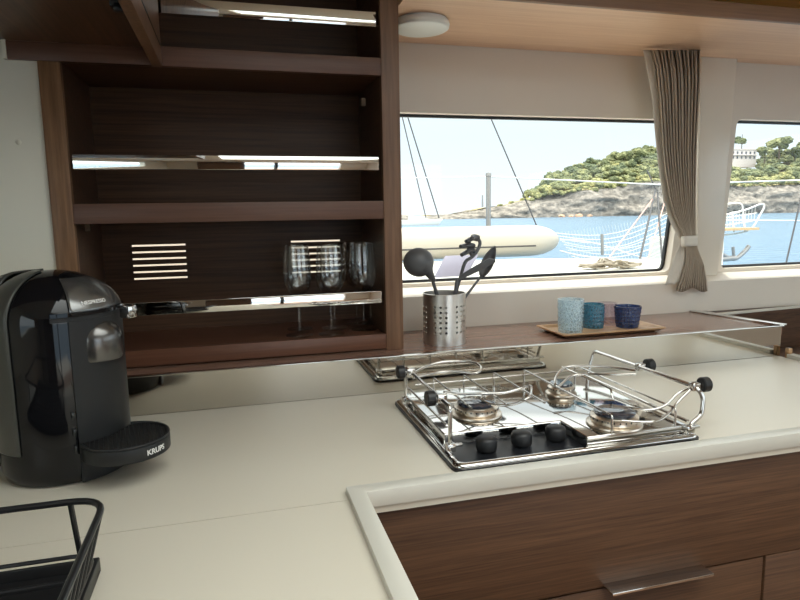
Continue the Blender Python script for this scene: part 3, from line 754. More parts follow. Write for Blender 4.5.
# pot clamps: black hand wheel, clamp block, loop of wire
def clamp(x, y, side, loop, name='pot_clamp', rk=.0155):
    """side -1 left rail, +1 right rail; the wheel is outside"""
    b_ = MB(); b_.box(x-.011, x+.011, y-.008, y+.008, zf_-.009, zf_+.009, .003); b_.tube([(x, y, zf_), (x+side*.026, y, zf_)], .006, 12)
    cl = b_.build(name, 'chrome', hob, ang=50)
    wm = Matrix.Rotation(PI/2*side, 4, 'Y')
    b_ = MB(); b_.lathe([(0, 0), (rk-.002, 0), (rk, .002), (rk, .016), (rk-.002, .018), (0, .0175)], c=(x+side*.014, y, zf_+.002), n=32, mat=wm)
    k_ = b_.build('hand_wheel', 'rubber', cl, local=True, ang=40); k_.location = -HB; setp(k_, 'black ridged hand wheel')
    b_ = MB(); b_.tube(spline(loop, 6), .0030, 8); l_ = b_.build('loop_wire', 'chrome', cl, local=True, ang=60); l_.location = -HB
def Zs(lst): return [aZ(x_, y_, z_) for x_, y_, z_ in lst]
# left back: arm rises to the right
clamp(.380, 1.325, -1, Zs([(409, 376, 1.008), (425, 367, 1.012), (442, 362, 1.018), (460, 361.3, 1.018), (473, 362.5, 1.018), (481, 367.5, 1.012), (476, 373, 1.005), (455, 371.5, 1.005), (437, 372.5, 1.004), (413, 378, 1.004)]))
clamp(.381, 1.108, -1, Zs([(444, 392, 1.006), (460, 394, .995), (480, 393.5, .985), (503, 393, .985), (519, 389, .992), (530, 386, 1.0), (531.5, 391, .995), (528, 398, .99), (512, 404.5, .975), (492, 404.5, .97), (481, 399, .975), (484, 395, .98)]))
clamp(.903, 1.195, 1, Zs([(636, 370.5, 1.01), (615, 367.5, 1.008), (588, 366, 1.005), (567, 367, 1.0), (557, 375, .99), (555, 384, .98), (559, 386, .976), (571, 376.5, .985), (588, 374, .992), (612, 374.5, 1.0), (636, 374, 1.005)]))
clamp(.905, 1.022, 1, Zs([(688, 388, 1.008), (677, 394, .995), (664, 406, .975), (646, 410, .968), (622, 407, .966), (613, 411, .964), (616, 418, .962), (625, 421, .96), (654, 421.5, .96), (668, 414, .966), (677, 403, .98), (690, 390, 1.004)]))

# ================================================================== utensils and pot
pc = aZ(444.7, 342, ZL); pc = Vector((pc.x, 1.64, ZL)); prad = .060; ph = .143
pot = empty('utensil_holder', pc, 'brushed steel pot with punched holes standing on the ledge by the post', 'utensil holder')
mb_ = MB(); bm = mb_.bm
ncol = 24; rows_z = [.0, .0293]+[.0293+.0145*k for k in range(1, 7)]+[.130, ph]; aoff = R(-104-7.5)
for i in range(ncol):
    a0 = aoff+2*PI*i/ncol; a1 = aoff+2*PI*(i+1)/ncol; isc = (i % 4) in (0, 3, 2)
    for j in range(len(rows_z)-1):
        z0, z1 = rows_z[j], rows_z[j+1]
        P_ = lambda u, v: Vector((prad*math.cos(a0+(a1-a0)*u), prad*math.sin(a0+(a1-a0)*u), z0+(z1-z0)*v))
        if isc and 1 <= j <= 6:
            out = [(0, 0), (.5, 0), (1, 0), (1, .5), (1, 1), (.5, 1), (0, 1), (0, .5)]
            inn = [(.5+.23*math.cos(t), .5+.25*math.sin(t)) for t in [R(225+45*k) for k in range(8)]]
            vo = [bm.verts.new(P_(*p_)) for p_ in out]; vi = [bm.verts.new(P_(*p_)) for p_ in inn]
            for k in range(8): bm.faces.new([vo[k], vo[(k+1) % 8], vi[(k+1) % 8], vi[k]])
        else:
            vo = [bm.verts.new(P_(*p_)) for p_ in ((0, 0), (.5, 0), (1, 0), (1, .5), (1, 1), (.5, 1), (0, 1), (0, .5))]; bm.faces.new(vo)
bmesh.ops.remove_doubles(bm, verts=bm.verts[:], dist=.0002)
bmesh.ops.recalc_face_normals(bm, faces=bm.faces[:])
bmesh.ops.solidify(bm, geom=bm.faces[:], thickness=.0014)
mb_.build('body', 'brushed', pot, local=True, ang=40)
b_ = MB(); b_.lathe([(0, .001), (prad-.002, .001), (prad-.001, .003), (0, .004)], n=40); b_.build('base', 'brushed', pot, local=True)
b_ = MB(); b_.tube([(prad*math.cos(t), prad*math.sin(t), ph) for t in [2*PI*k/48 for k in range(48)]], .0016, 6, closed=True); b_.build('rim', 'brushed', pot, local=True)

def utensil(name, base, top, label, headfn, handle_r=(.0055, .0065, .005), cat='utensil'):
    base = Vector(base); top = Vector(top)
    e = empty(name, base, label, cat)
    pts = [base.lerp(top, t) for t in (0, .3, .6, .85, 1)]
    b_ = MB(); b_.tube(pts, .005, 10, rr=[handle_r[0], handle_r[1], handle_r[1], handle_r[2], handle_r[2]])
    b_.build('handle', 'utensil', e, ang=60)
    headfn(e)
    return e
# ladle (back of the bowl towards us)
lt = aY(432, 278, 1.60); lbp = Vector((pc.x+.02, 1.655, ZL+.012))
def ladle(e):
    c = aY(418.5, 262, 1.59)
    b_ = MB(); mt = Matrix.Rotation(R(62), 4, 'X') @ Matrix.Rotation(R(0), 4, 'Y')
    pr_ = [(.0405*math.sin(t), -.040*math.cos(t)*1.0) for t in [PI/2*k/12 for k in range(13)]]
    pi_ = [(.0385*math.sin(t), -.038*math.cos(t)*1.0) for t in [PI/2*k/12 for k in range(12, -1, -1)]]
    b_.lathe(pr_+pi_, n=40, mat=Matrix.Translation(c) @ Matrix.Rotation(R(28), 4, 'Y') @ Matrix.Rotation(R(-72), 4, 'X') @ Matrix.Scale(1.05, 4, (1, 0, 0)))
    b_.build('bowl', 'utensil', e, ang=60, recalc=True)
    b_ = MB(); b_.tube([aY(434, 281, 1.60), aY(429, 273, 1.592), aY(424, 264, 1.573), aY(419, 258, 1.562)], .01, 10, rr=[.006, .013, .026, .012]); b_.build('neck', 'utensil', e, ang=60)
utensil('ladle', lbp, lt, 'dark grey ladle with a round bowl leaning left out of the steel pot', ladle, cat='ladle')
# pasta fork
def pasta(e):
    b_ = MB()
    A_ = [aY(460, 279, 1.64), aY(463, 268, 1.64), aY(466, 261, 1.64), aY(472, 257, 1.64), aY(477, 251, 1.645), aY(480, 243, 1.65), aY(477, 238, 1.65), aY(472, 236, 1.645)]
    b_.tube(spline(A_, 5), .005, 10, rr=None)
    for (sx, sy, ex, ey) in ((473, 238, 466, 241.5), (469.5, 245, 460.5, 246.5), (470, 250, 461.5, 255), (474, 236.5, 472, 238)):
        b_.tube([aY(sx+4, sy+1, 1.645), aY(sx, sy, 1.635), aY(ex, ey, 1.612)], .0044, 10, rr=[.0075, .0075, .0055])
    b_.tube([aY(470, 238, 1.64), aY(468, 247, 1.64), aY(472, 255, 1.64)], .0062, 8)
    b_.build('fork_head', 'utensil', e, ang=60)
utensil('pasta_fork', (pc.x-.004, 1.64, ZL+.012), aY(459.5, 280, 1.64), 'black pasta fork with curled prongs, tallest in the steel pot', pasta, cat='pasta fork')
# spatula and spoon
def spat(e):
    a_, b2 = aY(457, 279, 1.625), aY(495, 259, 1.60)
    d_ = (b2-a_).normalized(); up_ = Vector((0, -.25, 1)).normalized(); n_ = d_.cross(up_).normalized(); up_ = n_.cross(d_)
    m_ = MB(); L_ = (b2-a_).length
    poly = [(0, -.006), (L_*.55, -.010), (L_*.98, -.009), (L_, -.001), (L_*.88, .010), (L_*.55, .010), (.01, .006)]
    m_.prism(poly, -.0025, .0025, 'z', bev=.001)
    m_.xform(Matrix.Translation(a_) @ Matrix(((d_.x, up_.x, n_.x, 0), (d_.y, up_.y, n_.y, 0), (d_.z, up_.z, n_.z, 0), (0, 0, 0, 1))))
    m_.build('blade', 'utensil', e, ang=40, recalc=True)
utensil('slotted_spatula', (pc.x+.006, 1.62, ZL+.012), aY(457, 280, 1.625), 'dark grey spatula bending to the right above the steel pot', spat, cat='spatula')
def spoon(e):
    c = aY(487, 266, 1.66); tip = aY(495, 246, 1.665); bot = aY(481, 277, 1.655)
    d_ = (tip-bot).normalized(); L_ = (tip-bot).length; side = Vector((1, -.5, 0)); side = (side-d_*side.dot(d_)).normalized(); n_ = d_.cross(side)
    m_ = MB()
    def f(u, v):
        t = v; w = .0165*math.sin(PI*min(1, max(0, t))**.8)**.75 if 0 < t < 1 else 0
        s_ = (u-.5)*2
        return bot+d_*(L_*t)+side*(w*s_)+n_*(.012*(1-s_*s_)*math.sin(PI*t))
    m_.grid(f, 10, 14); m_.build('spoon_head', 'utensil', e, ang=60, mods=(('SOLIDIFY', {'thickness': .003}),))
utensil('serving_spoon', (pc.x-.030, 1.645, ZL+.012), aY(482, 275, 1.656), 'dark grey serving spoon leaning right in the steel pot', spoon, handle_r=(.004, .0045, .0035), cat='spoon')

# ================================================================== tray and glasses
tA, tB, tC, tD = aZ(563, 337.5, ZL+.014), aZ(656, 325.5, ZL+.014), aZ(630, 319, ZL+.014), aZ(537, 326, ZL+.014)
tx0, tx1 = .905, 1.255; ty0, ty1 = 1.545, 1.715
tray = empty('serving_tray', (1.08, 1.63, ZL), 'shallow wooden tray with upturned edges holding blue tumblers on the ledge', 'tray')
def trayf(levels, mat, nm):
    mb_ = MB(); rows = []
    for d_, z_ in levels:
        pts_ = [(p_.x, p_.y) for p_ in fillet([(tx0+d_, ty0+d_, 0), (tx1-d_, ty0+d_, 0), (tx1-d_, ty1-d_, 0), (tx0+d_, ty1-d_, 0)], .008, 3, closed=True)]
        rows.append([mb_.bm.verts.new((x_, y_, z_)) for x_, y_ in pts_])
    n_ = len(rows[0])
    for a_, c_ in zip(rows, rows[1:]):
        for k in range(n_): mb_.bm.faces.new([a_[k], a_[(k+1) % n_], c_[(k+1) % n_], c_[k]])
    mb_.bm.faces.new(rows[0][::-1]); mb_.bm.faces.new(rows[-1])
    return mb_.build(nm, mat, tray, ang=30)
trayf([(.022, ZL+.0005), (.0, ZL+.012), (.0, ZL+.0155), (.012, ZL+.0155), (.020, ZL+.0085)], 'traywood', 'dish')
def tumbler(name, c, rb, rt, h, mat, label, pat, nfac=28, wall=.0028):
    c = Vector(c)
    nz_ = 22; n = nfac*4; mb_ = MB()
    def relief(a, z):
        if pat == 'ribs': return .0012*math.cos(a*nfac/2)+.0006*math.sin(z*700)*math.cos(a*nfac/2)
        if pat == 'diamond': return .0018*math.cos(a*nfac/2+z*260)*math.cos(a*nfac/2-z*260)
        if pat == 'weave': return .0011*math.cos(a*nfac/2+math.sin(z*230)*2.2)
        return 0
    rows = []
    rows.append([mb_.bm.verts.new(c+Vector((0, 0, 0)))])
    for j in range(nz_+1):
        z = h*j/nz_; r_ = rb+(rt-rb)*(j/nz_)
        fade = min(1, j/2, (nz_-j)/2)
        rows.append([mb_.bm.verts.new(c+Vector(((r_+relief(2*PI*k/n, z)*fade)*math.cos(2*PI*k/n), (r_+relief(2*PI*k/n, z)*fade)*math.sin(2*PI*k/n), z))) for k in range(n)])
    for z, dr_ in ((h, wall), (h*.5, wall), (.009, wall)):
        r_ = rb+(rt-rb)*(z/h)-dr_
        rows.append([mb_.bm.verts.new(c+Vector((r_*math.cos(2*PI*k/n), r_*math.sin(2*PI*k/n), z))) for k in range(n)])
    rows.append([mb_.bm.verts.new(c+Vector((0, 0, .008)))])
    for A_, B_ in zip(rows, rows[1:]):
        for k in range(n):
            k2 = (k+1) % n
            if len(A_) == 1: mb_.bm.faces.new([A_[0], B_[k2], B_[k]])
            elif len(B_) == 1: mb_.bm.faces.new([A_[k], A_[k2], B_[0]])
            else: mb_.bm.faces.new([A_[k], A_[k2], B_[k2], B_[k]])
    bmesh.ops.recalc_face_normals(mb_.bm, faces=mb_.bm.faces[:])
    return solo(mb_, name, mat, c, label, 'tumbler', ang=80)
zy = ZL+.009
def gpos(px, Y): return aY(px, 315, Y).x
tumbler('tumbler', (gpos(570.5, 1.615), 1.615, zy), .0355, .0385, .099, 'cupclear', 'tall pale blue textured glass tumbler, leftmost on the wooden tray', 'weave', 30)
tumbler('tumbler', (gpos(593, 1.655), 1.655, zy), .032, .0335, .074, 'cupteal', 'short teal glass tumbler beside the tall pale one on the tray', 'diamond', 26)
tumbler('tumbler', (gpos(627.5, 1.625), 1.625, zy), .033, .0405, .066, 'cupblue', 'low dark blue diamond cut glass flaring at the rim, rightmost on the tray', 'diamond', 24)
tumbler('tumbler', (gpos(607, 1.680), 1.680, zy), .028, .030, .070, 'cuplilac', 'faint clear lilac glass at the back of the tray between the blue ones', 'none', 24)

# ================================================================== curtain
YC = 1.818
cu_e = empty('curtain', (aY(680, 290, YC).x, YC, aY(680, 290, YC).z), 'gathered taupe curtain with pale lining tied back between the two windows', 'curtain')
def interp(tab, y):
    for (a0, b0), (a1, b1) in zip(tab, tab[1:]):
        if y <= a1: return b0+(b1-b0)*(y-a0)/(a1-a0)
    return tab[-1][1]
Ltab = [(50, 650), (70, 655), (100, 658.5), (150, 662), (175, 665), (200, 669.5), (215, 674), (230, 681), (240, 684.5), (250, 686), (262, 685.5), (272, 683), (289, 676)]
Rtab = [(50, 700), (80, 700), (105, 698.5), (150, 696.5), (200, 695.5), (233, 695.5), (240, 695.5), (250, 698), (265, 704), (280, 706.5), (291, 707.5)]
def cf(u, v):
    y = 50+(290-50)*v; xl = interp(Ltab, y); xr = interp(Rtab, y)
    x = xl+(xr-xl)*u
    w = (xr-xl)/50
    ph_ = u*2*PI*13
    amp = .0125*(.35+.65*w)*(1 if y < 225 else .8)
    dx = .6*math.sin(ph_*.5+2*v)*w*(1-v)
    d = amp*(math.sin(ph_+.8*math.sin(3*v+u*4))+.25*math.sin(ph_*2.3+1+v*4))
    if y < 75: d += .006*math.sin(ph_*1.7+y*.25)
    p_ = aY(x+dx, y+2*math.sin(u*9)*(y > 270), YC+d-.004)
    return p_
b_ = MB(); b_.grid(cf, 240, 48); b_.build('cloth', 'curtain', cu_e, ang=180, mods=(('SOLIDIFY', {'thickness': .0015}),))
L2 = [(50, 643), (70, 647), (100, 652.5), (130, 654.5), (150, 656.5), (175, 659.5), (200, 663), (215, 667.5), (225, 671), (238, 679)]
def lf(u, v):
    y = 50+(238-50)*v; x0_ = interp(L2, y); x1_ = interp(Ltab, y)+2
    return aY(x0_+(x1_-x0_)*u, y, YC+.008+.006*math.sin(u*PI))
b_ = MB(); b_.grid(lf, 8, 40); b_.build('lining', 'lining', cu_e, ang=180, mods=(('SOLIDIFY', {'thickness': .0015}),))
def lt_(u, v):
    y = 243+(284.5-243)*v; xa_ = 681-16*v**.8; xb_ = 687+1.5*math.sin(PI*min(1, v*1.2)) if v < .5 else 688.4-(v-.5)*20
    return aY(xa_+(xb_-xa_)*u, y, YC+.010+.005*math.sin(u*7))
b_ = MB(); b_.grid(lt_, 10, 14); b_.build('lining', 'lining', cu_e, ang=180, mods=(('SOLIDIFY', {'thickness': .0015}),))
def band(u, v):
    a = PI*u-PI*.0; xc = 689.5; w = 7.6; y = 236.5+10.5*v-1.5*u
    p_ = aY(xc-w*math.cos(a), y, YC-.006-.018*math.sin(a)); return p_
b_ = MB(); b_.grid(band, 20, 3); b_.build('tieback', 'lining', cu_e, ang=180, mods=(('SOLIDIFY', {'thickness': .002}),))

# ================================================================== outside: boat
zdk = 1.035
dk_ = MB(); e1 = aZ(664, 262, zdk); e0 = aZ(520, 252, zdk)
dk_.prism([(-3, 2.02), (2.0, 2.02), (3.0, 3.3), (aZ(660, 259, zdk).x, aZ(660, 259, zdk).y), (aZ(560, 262, zdk).x, aZ(560, 262, zdk).y+.4), (-3, 5.0)], zdk-2.4, zdk, 'z', bev=.01)
solo(dk_, 'foredeck', 'deck', (0, 3, zdk), 'sunlit white deck of the boat just outside the left window', 'deck')
# inflatable tube
Yt = 4.3
ta = aY(300, 251, Yt); tb = aY(551, 249, Yt)
tr_ = 17/FPX*Yt*1.0
pts = []; rr_ = []
n_ = 30
tb = Vector((tb.x, tb.y, zdk+tr_+.005)); ta = Vector((ta.x-.8, ta.y, zdk+tr_+.005))
for k in range(n_+1):
    pts.append(ta.lerp(tb, k/n_*.93)); rr_.append(tr_)
end = ta.lerp(tb, .93); L_ = (tb-end).length
for k in range(1, 9):
    t = k/8*PI/2; pts.append(end+(tb-end).normalized()*(L_*1.0+.06)*math.sin(t)); rr_.append(max(.002, tr_*math.cos(t)))
it = empty('inflatable_tube', Vector((ta.x+1.5, Yt, zdk)), 'long white inflatable tube with a rounded end lying on the foredeck', 'inflatable boat')
b_ = MB(); b_.tube(pts, tr_, 28, rr=rr_); b_.build('tube', 'pvc', it, ang=70)
b_ = MB(); b_.tube([p_+Vector((0, -tr_*.96, -tr_*.28)) for p_ in pts[:n_+1]], .006, 6); b_.build('rub_strake', 'darkwire', it, ang=60)
b_ = MB(); pv = aY(545, 236, Yt-.05); b_.lathe([(0, .0), (.016, 0), (.016, .006), (0, .008)], c=(tb.x-.10, Yt-.02, zdk+2*tr_-.018), n=20); b_.build('valve', 'redrope', it)
# hatch
ha_, hb_, hc_, hd_ = aZ(453, 268, zdk+.03), aZ(482, 268, zdk+.03), aZ(497, 256, zdk+.03), aZ(466, 256, zdk+.03)
b_ = MB(); vs = [(p_.x, p_.y) for p_ in (aZ(436, 272, zdk), aZ(474, 272, zdk), aZ(486, 261, zdk), aZ(456, 261, zdk))]
q0, q1 = vs[0], vs[1]
hh = Vector((vs[0][0], vs[0][1], zdk))
b_ = MB(); b_.prism([(0, 0), (.19, 0), (.275, .12), (.08, .12)], 0, .010, 'y', bev=.003); b_.xform(Matrix.Rotation(R(-20), 4, 'X'))
hq = b_.build('deck_hatch', 'hatch'); hq.location = aZ(434, 277.5, zdk); hq.location.z = zdk
setp(hq, 'grey tinted deck hatch propped open behind the steel utensil pot', 'hatch')

def wire(name, a_, b2, r_, mat, label, cat, sag=0, group=None):
    a_ = Vector(a_); b2 = Vector(b2); ps = [a_.lerp(b2, t/16)+Vector((0, 0, -sag*4*(t/16)*(1-t/16))) for t in range(17)]
    mb_ = MB(); mb_.tube(ps, r_, 6); return solo(mb_, name, mat, a_, label, cat, group=group, ang=80)
# stanchion
Ys = 4.75
b_ = MB(); p_ = aY(488, 262, Ys); t_ = aY(488.5, 176, Ys)
st = empty('stanchion', (p_.x, Ys, zdk), 'tall steel stanchion post standing outside the left window', 'stanchion')
b_.tube([(t_.x, Ys, zdk-.2 if False else zdk), (t_.x, Ys, t_.z)], 2.6/FPX*Ys, 12); b_.build('post', 'steel', st, ang=60)
b_ = MB(); b_.lathe([(0, .03), (.022, .025), (.025, 0), (.018, -.01)], c=t_, n=16); b_.build('cap', 'steel', st)
b_ = MB(); b_.lathe([(.05, 0), (.05, .012), (.03, .02)], c=(t_.x, Ys, zdk), n=20); b_.build('foot', 'steel', st)
wire('lifeline', aY(380, 178.5, Ys), aY(488.5, 176.5, Ys), .004, 'rope', 'thin white lifeline left of the tall stanchion', 'rope')
wire('lifeline', aY(488.5, 176.5, Ys), aY(657, 184.5, 5.0), .0058, 'rope', 'white lifeline between the tall stanchion and the cables', 'rope')
wire('lifeline', aY(657, 184.5, 5.0), aY(1000, 174, 7.6), .0075, 'rope', 'upper white lifeline crossing the right window before the cliff', 'rope')
wire('lifeline', aY(712, 220, 6.4), aY(1010, 222, 6.6), .006, 'rope', 'lower white line crossing the right window over the water', 'rope')
wire('stay_wire', aY(396, 90, 7), aY(426, 218, 7.2), .006, 'darkwire', 'thin slanting stay wire, left of the pair beside the post', 'stay wire')
wire('stay_wire', aY(401, 95, 7), aY(439, 218, 7.2), .007, 'darkwire', 'thin slanting stay wire, right of the pair beside the post', 'stay wire')
wire('stay_wire', aY(481, 95, 5.2), aY(541, 236, 5.0), .006, 'darkwire', 'single thin stay wire slanting down to the tube end', 'stay wire')
wire('stay_wire', aY(812, 150, 5.0), aY(785, 268, 4.6), .008, 'darkwire', 'dark stay wire crossing the right window near its edge', 'stay wire')
wire('cable', aY(655.5, 190, 5.0), aY(637, 272, 4.2), .009, 'darkwire', 'dark cable slanting down left at the edge of the left window', 'cable')
wire('cable', aY(657.5, 190, 5.0), aY(663, 268, 4.2), .009, 'darkwire', 'dark cable hanging down right at the edge of the left window', 'cable', sag=.03)
wire('cable', aY(647, 170, 5.1), aY(656.5, 191, 5.0), .007, 'darkwire', 'short dark cable end rising left above the lifeline', 'cable')
wire('pink_rope', aY(655, 196, 5.2), aY(606, 262, 4.4), .006, 'redrope', 'faded pink rope running from the cables down to the deck', 'rope')
wire('pink_rope', aY(667, 194, 5.2), aY(646, 266, 4.5), .006, 'redrope', 'faded pink rope, the short one by the curtain edge', 'rope')
# small stanchion
p_ = aY(602, 268, 4.2)
b_ = MB(); b_.tube([(aY(602, 268, 4.2).x, 4.2, zdk), (aY(602, 234, 4.2).x, 4.2, aY(602, 234, 4.2).z)], .012, 10); solo(b_, 'stanchion', 'steel', (p_.x, 4.2, zdk), 'short steel stanchion beside the pile of rope on deck', 'stanchion')
# side netting between deck and lifeline
b_ = MB()
rn = random.Random(5)
for k in range(11):
    A_ = aY(556+k*2.0, 233+2.9*k, 5.4); Bn = aY(668, 213+4.2*k, 5.4); sg = rn.uniform(.05, .14)
    ps = [A_.lerp(Bn, t/24)+Vector((0, 0, -sg*math.sin(PI*t/24))) for t in range(25)]
    b_.tube(ps, .0032, 5)
for sx_ in (0, 1):
    ps = [aY(560+104*t/20, 246+12*math.sin(PI*t/20*.9+.4+sx_)*(1-2*sx_)+6*sx_, 5.35) for t in range(21)]; b_.tube(ps, .006, 5)
for k in range(34):
    x_ = 562+k*3.1
    b_.tube([aY(x_, 232-(x_-560)*.14, 5.4), aY(x_+8, 262-(x_-560)*.05, 5.4)], .0012, 4)
solo(b_, 'safety_net', 'rope', aY(610, 262, 5.4), 'white safety netting hanging over the sea right of the tube', 'net', ang=80)
# rope pile
b_ = MB(); rnd = random.Random(3); ps = []
for k in range(150):
    t = k/150; a = t*60; c_x = 615+rnd.uniform(-3, 3)
    ps.append(Vector((math.cos(a)*rnd.uniform(.05, .21)+.02, math.sin(a)*rnd.uniform(.03, .09), .010+.05*rnd.random()*(1-abs(math.cos(a))*.6))))
cpos = aZ(607, 269, zdk)
b_.tube([p2+Vector((cpos.x, cpos.y, zdk)) for p2 in spline(ps, 3)], .0055, 6)
solo(b_, 'rope_coil', 'coil', (cpos.x, cpos.y, zdk), 'heap of coiled rope lying on the deck by the short stanchion', 'rope')
# bow pulpit with seat and anchor seen in the right window
Yp = 6.5
pu = empty('bow_pulpit', aY(735, 262, Yp), 'white tubular bow pulpit with a teak seat board in the right window', 'bow pulpit')
def A6(x_, y_, dy=0): return aY(x_, y_, Yp+dy)
b_ = MB()
b_.tube(spline([A6(690, 214), A6(715, 207), A6(735, 203), A6(742, 205), A6(740, 212), A6(718, 216)], 5), .009, 8)
b_.tube(spline([A6(690, 224), A6(716, 217), A6(745, 210), A6(761, 204), A6(764, 207), A6(760, 215), A6(752, 228), A6(740, 233), A6(716, 236), A6(690, 238)], 5), .011, 8)
b_.tube([A6(700, 222, .3), A6(757, 213, .1)], .007, 8); b_.tube([A6(700, 229, .3), A6(753, 221, .1)], .007, 8)
for k in range(14): b_.tube([A6(714+k*3.2, 216-k*.75), A6(715+k*3.0, 230-k*.7)], .003, 5)
for x_ in (722, 732, 743): b_.tube([A6(x_, 214.5-(x_-722)*.25), A6(x_+2, 232)], .010, 8)
b_.build('rail', 'rope', pu, ang=70)
b_ = MB(); b_.prism([(A6(712, 230).x, Yp-.15), (A6(750, 227).x, Yp-.15), (A6(744, 227).x, Yp+.25), (A6(712, 228).x, Yp+.25)], A6(730, 229).z-.015, A6(730, 229).z+.015, 'z'); b_.build('seat', 'teak', pu)
xh0, xh1, zh = A6(674, 240).x-.12, A6(712.5, 240).x-.24, A6(712, 236).z
b_ = MB(); b_.prism([(xh0-.1, 5.6), (xh0+.05, 5.6), (xh1-.1, 6.4), (xh1-.05, 6.9), (xh0+.05, 6.9)], -1.25, zh, 'z', bev=.03); b_.build('hull', 'deck', pu)
b_ = MB(); b_.tube(spline([A6(714, 238), A6(720, 246), A6(722, 254), A6(734, 259), A6(744, 252), A6(749, 246)], 5), .028, 8)
b_.tube([A6(734, 258), A6(733, 247)], .02, 8); b_.tube([A6(690, 262), A6(735, 258)], .035, 8)
solo(b_, 'anchor', 'steel', A6(730, 258), 'galvanised anchor hanging under the bow pulpit in the right window', 'anchor', ang=70)

# ================================================================== outside: sea and land
zs_ = -1.2
b_ = MB(); b_.box(-3000, 3000, 4.0, 5000, zs_-.5, zs_); b_.box(-3000, 3000, -3000, 4.0, zs_-.5, zs_-.01); o_ = struct(b_, 'sea', 'sea', smooth=False)
YLd = 320.0
sil = [(385, 216), (400, 214.5), (420, 216), (450, 214), (470, 210), (500, 206), (520, 201), (545, 196), (570, 192), (600, 189), (630, 184), (660, 181), (700, 184), (740, 186), (800, 184), (860, 186), (900, 190)]   # top of rock
hil = [(385, 216), (450, 213), (500, 205), (530, 196), (545, 184), (570, 173), (600, 166), (630, 160), (660, 156), (700, 160), (730, 170), (760, 168), (775, 160), (800, 156), (860, 150), (900, 160)]
def cliffp(u, v):
    px_ = 385+515*u; base = aZ(px_, 300, zs_); b0 = aY(px_, 220, YLd); b0.z = zs_-1
    top_ = aY(px_, interp(sil, px_), YLd+12)
    k = v
    p_ = b0.lerp(top_, k); p_.y = YLd+12*k**2
    nn = noise.fractal(Vector((p_.x*.035, 0, p_.z*.12+5)), 1, 2, 6)
    p_.y += 5.0*nn*(1 if v > 0 else .3); p_.z += 0
    return p_
b_ = MB(); b_.grid(cliffp, 260, 22); struct(b_, 'cliff', 'rock', ang=180)
def hillp(u, v):
    px_ = 385+515*u; a_ = aY(px_, interp(sil, px_)+.3, YLd+11); t_ = aY(px_, interp(hil, px_)+2, YLd+60)
    p_ = a_.lerp(t_, v); p_.z += 1.2*noise.noise(Vector((p_.x*.08, v*6, 0)))
    if v > .999: p_.z = zs_
    if v > .999: p_.y += 30
    return p_
b_ = MB(); b_.grid(hillp, 160, 12); struct(b_, 'hill', 'scrub', ang=180)

# trees: blobs merged into a crown with a trunk
def blob_mesh(seed, flat, mat, name, nb=6):
    rnd = random.Random(seed); bm = bmesh.new()
    for k in range(nb):
        c = Vector((rnd.uniform(-.55, .55), rnd.uniform(-.45, .45), rnd.uniform(.45, 1.0)*flat))
        r_ = rnd.uniform(.32, .5)
        res = bmesh.ops.create_icosphere(bm, subdivisions=3, radius=r_)
        for v in res['verts']:
            n3 = noise.fractal(v.co*7+Vector((seed, k, 0)), 1, 2, 4); v.co *= 1+.42*n3; v.co.z *= .75; v.co += c
    tb_ = MB(); tb_.bm.free(); tb_.bm = bm
    me = bpy.data.meshes.new(name); bm.to_mesh(me); bm.free(); me.materials.append(M[mat])
    return me
def trunk_mesh():
    t = MB(); t.tube([(0, 0, -.6), (.03, 0, .2), (0, 0, .8)], .05, 6, rr=[.07, .05, .03]); me = bpy.data.meshes.new('trunk'); t.bm.to_mesh(me); t.bm.free(); me.materials.append(M['trunk']); return me
crowns = {'round': [blob_mesh(s_, 1.0, 'leafa', 'crown', 7) for s_ in (1, 2, 3)], 'bush': [blob_mesh(s_, .6, 'leafb', 'crown', 6) for s_ in (4, 5, 6)], 'dark': [blob_mesh(s_, 1.1, 'leafc', 'crown', 7) for s_ in (7, 8)]}
tm = trunk_mesh()
tree_n = 0
def tree(px, py, size, kind, dy=0, tall=0, label=None, group=None):
    """crown centre seen at px,py; size in px at the land's distance"""
    Yq = YLd+dy; c = aY(px, py, Yq); s_ = size/FPX*Yq
    nm = {'round': 'tree', 'bush': 'bush', 'dark': 'pine_tree'}[kind]
    e = bpy.data.objects.new(nm, None); COL.objects.link(e); e.location = (c.x, Yq, c.z-s_*.7)
    e.rotation_euler = (0, 0, random.uniform(0, 6)); e.scale = (s_, s_, s_*random.uniform(.8, 1.1))
    lab = label or {'round': 'round green tree among the woods on the headland', 'bush': 'low yellow green bush at the edge of the cliff top', 'dark': 'darker green pine tree among the woods on the headland'}[kind]
    setp(e, lab, 'bush' if kind == 'bush' else 'tree', group or {'round': 'green trees on the headland', 'bush': 'bushes along the cliff top', 'dark': 'darker pines on the headland'}[kind])
    cr = bpy.data.objects.new('crown', random.choice(crowns[kind])); COL.objects.link(cr); cr.parent = e
    if kind != 'bush':
        tk = bpy.data.objects.new('trunk', tm); COL.objects.link(tk); tk.parent = e
        if tall: tk.scale = (1, 1, 1+tall)
rnd = random.Random(11)
for rowk in range(6):
    px = 530+rowk*2
    while px < 900:
        rk_, hk_ = interp(sil, px), interp(hil, px)
        t = rowk/5
        y = rk_*(1-t)+hk_*t-2.5-2*t
        if px < 545 and t > .5: px += 6; continue
        if not (700 < px < 716 and rowk < 2) and not (672 < px < 694):
            kd = rnd.choice(['bush', 'bush', 'round']) if rowk < 2 else rnd.choice(['round', 'round', 'dark', 'bush'])
            if not (724 < px < 758 and rowk >= 4):
                tree(px, y+rnd.uniform(-1.5, 1.5), rnd.uniform(7.5, 11.5) if rowk else rnd.uniform(4, 7), kd, dy=12+9*rowk)
        px += rnd.uniform(5, 8)
for (px, y, s_) in ((780, 143, 15), (765, 152, 10), (795, 150, 11), (806, 146, 12), (720, 160, 9), (640, 153, 11), (625, 156, 10)): tree(px, y, s_, 'round', dy=45)
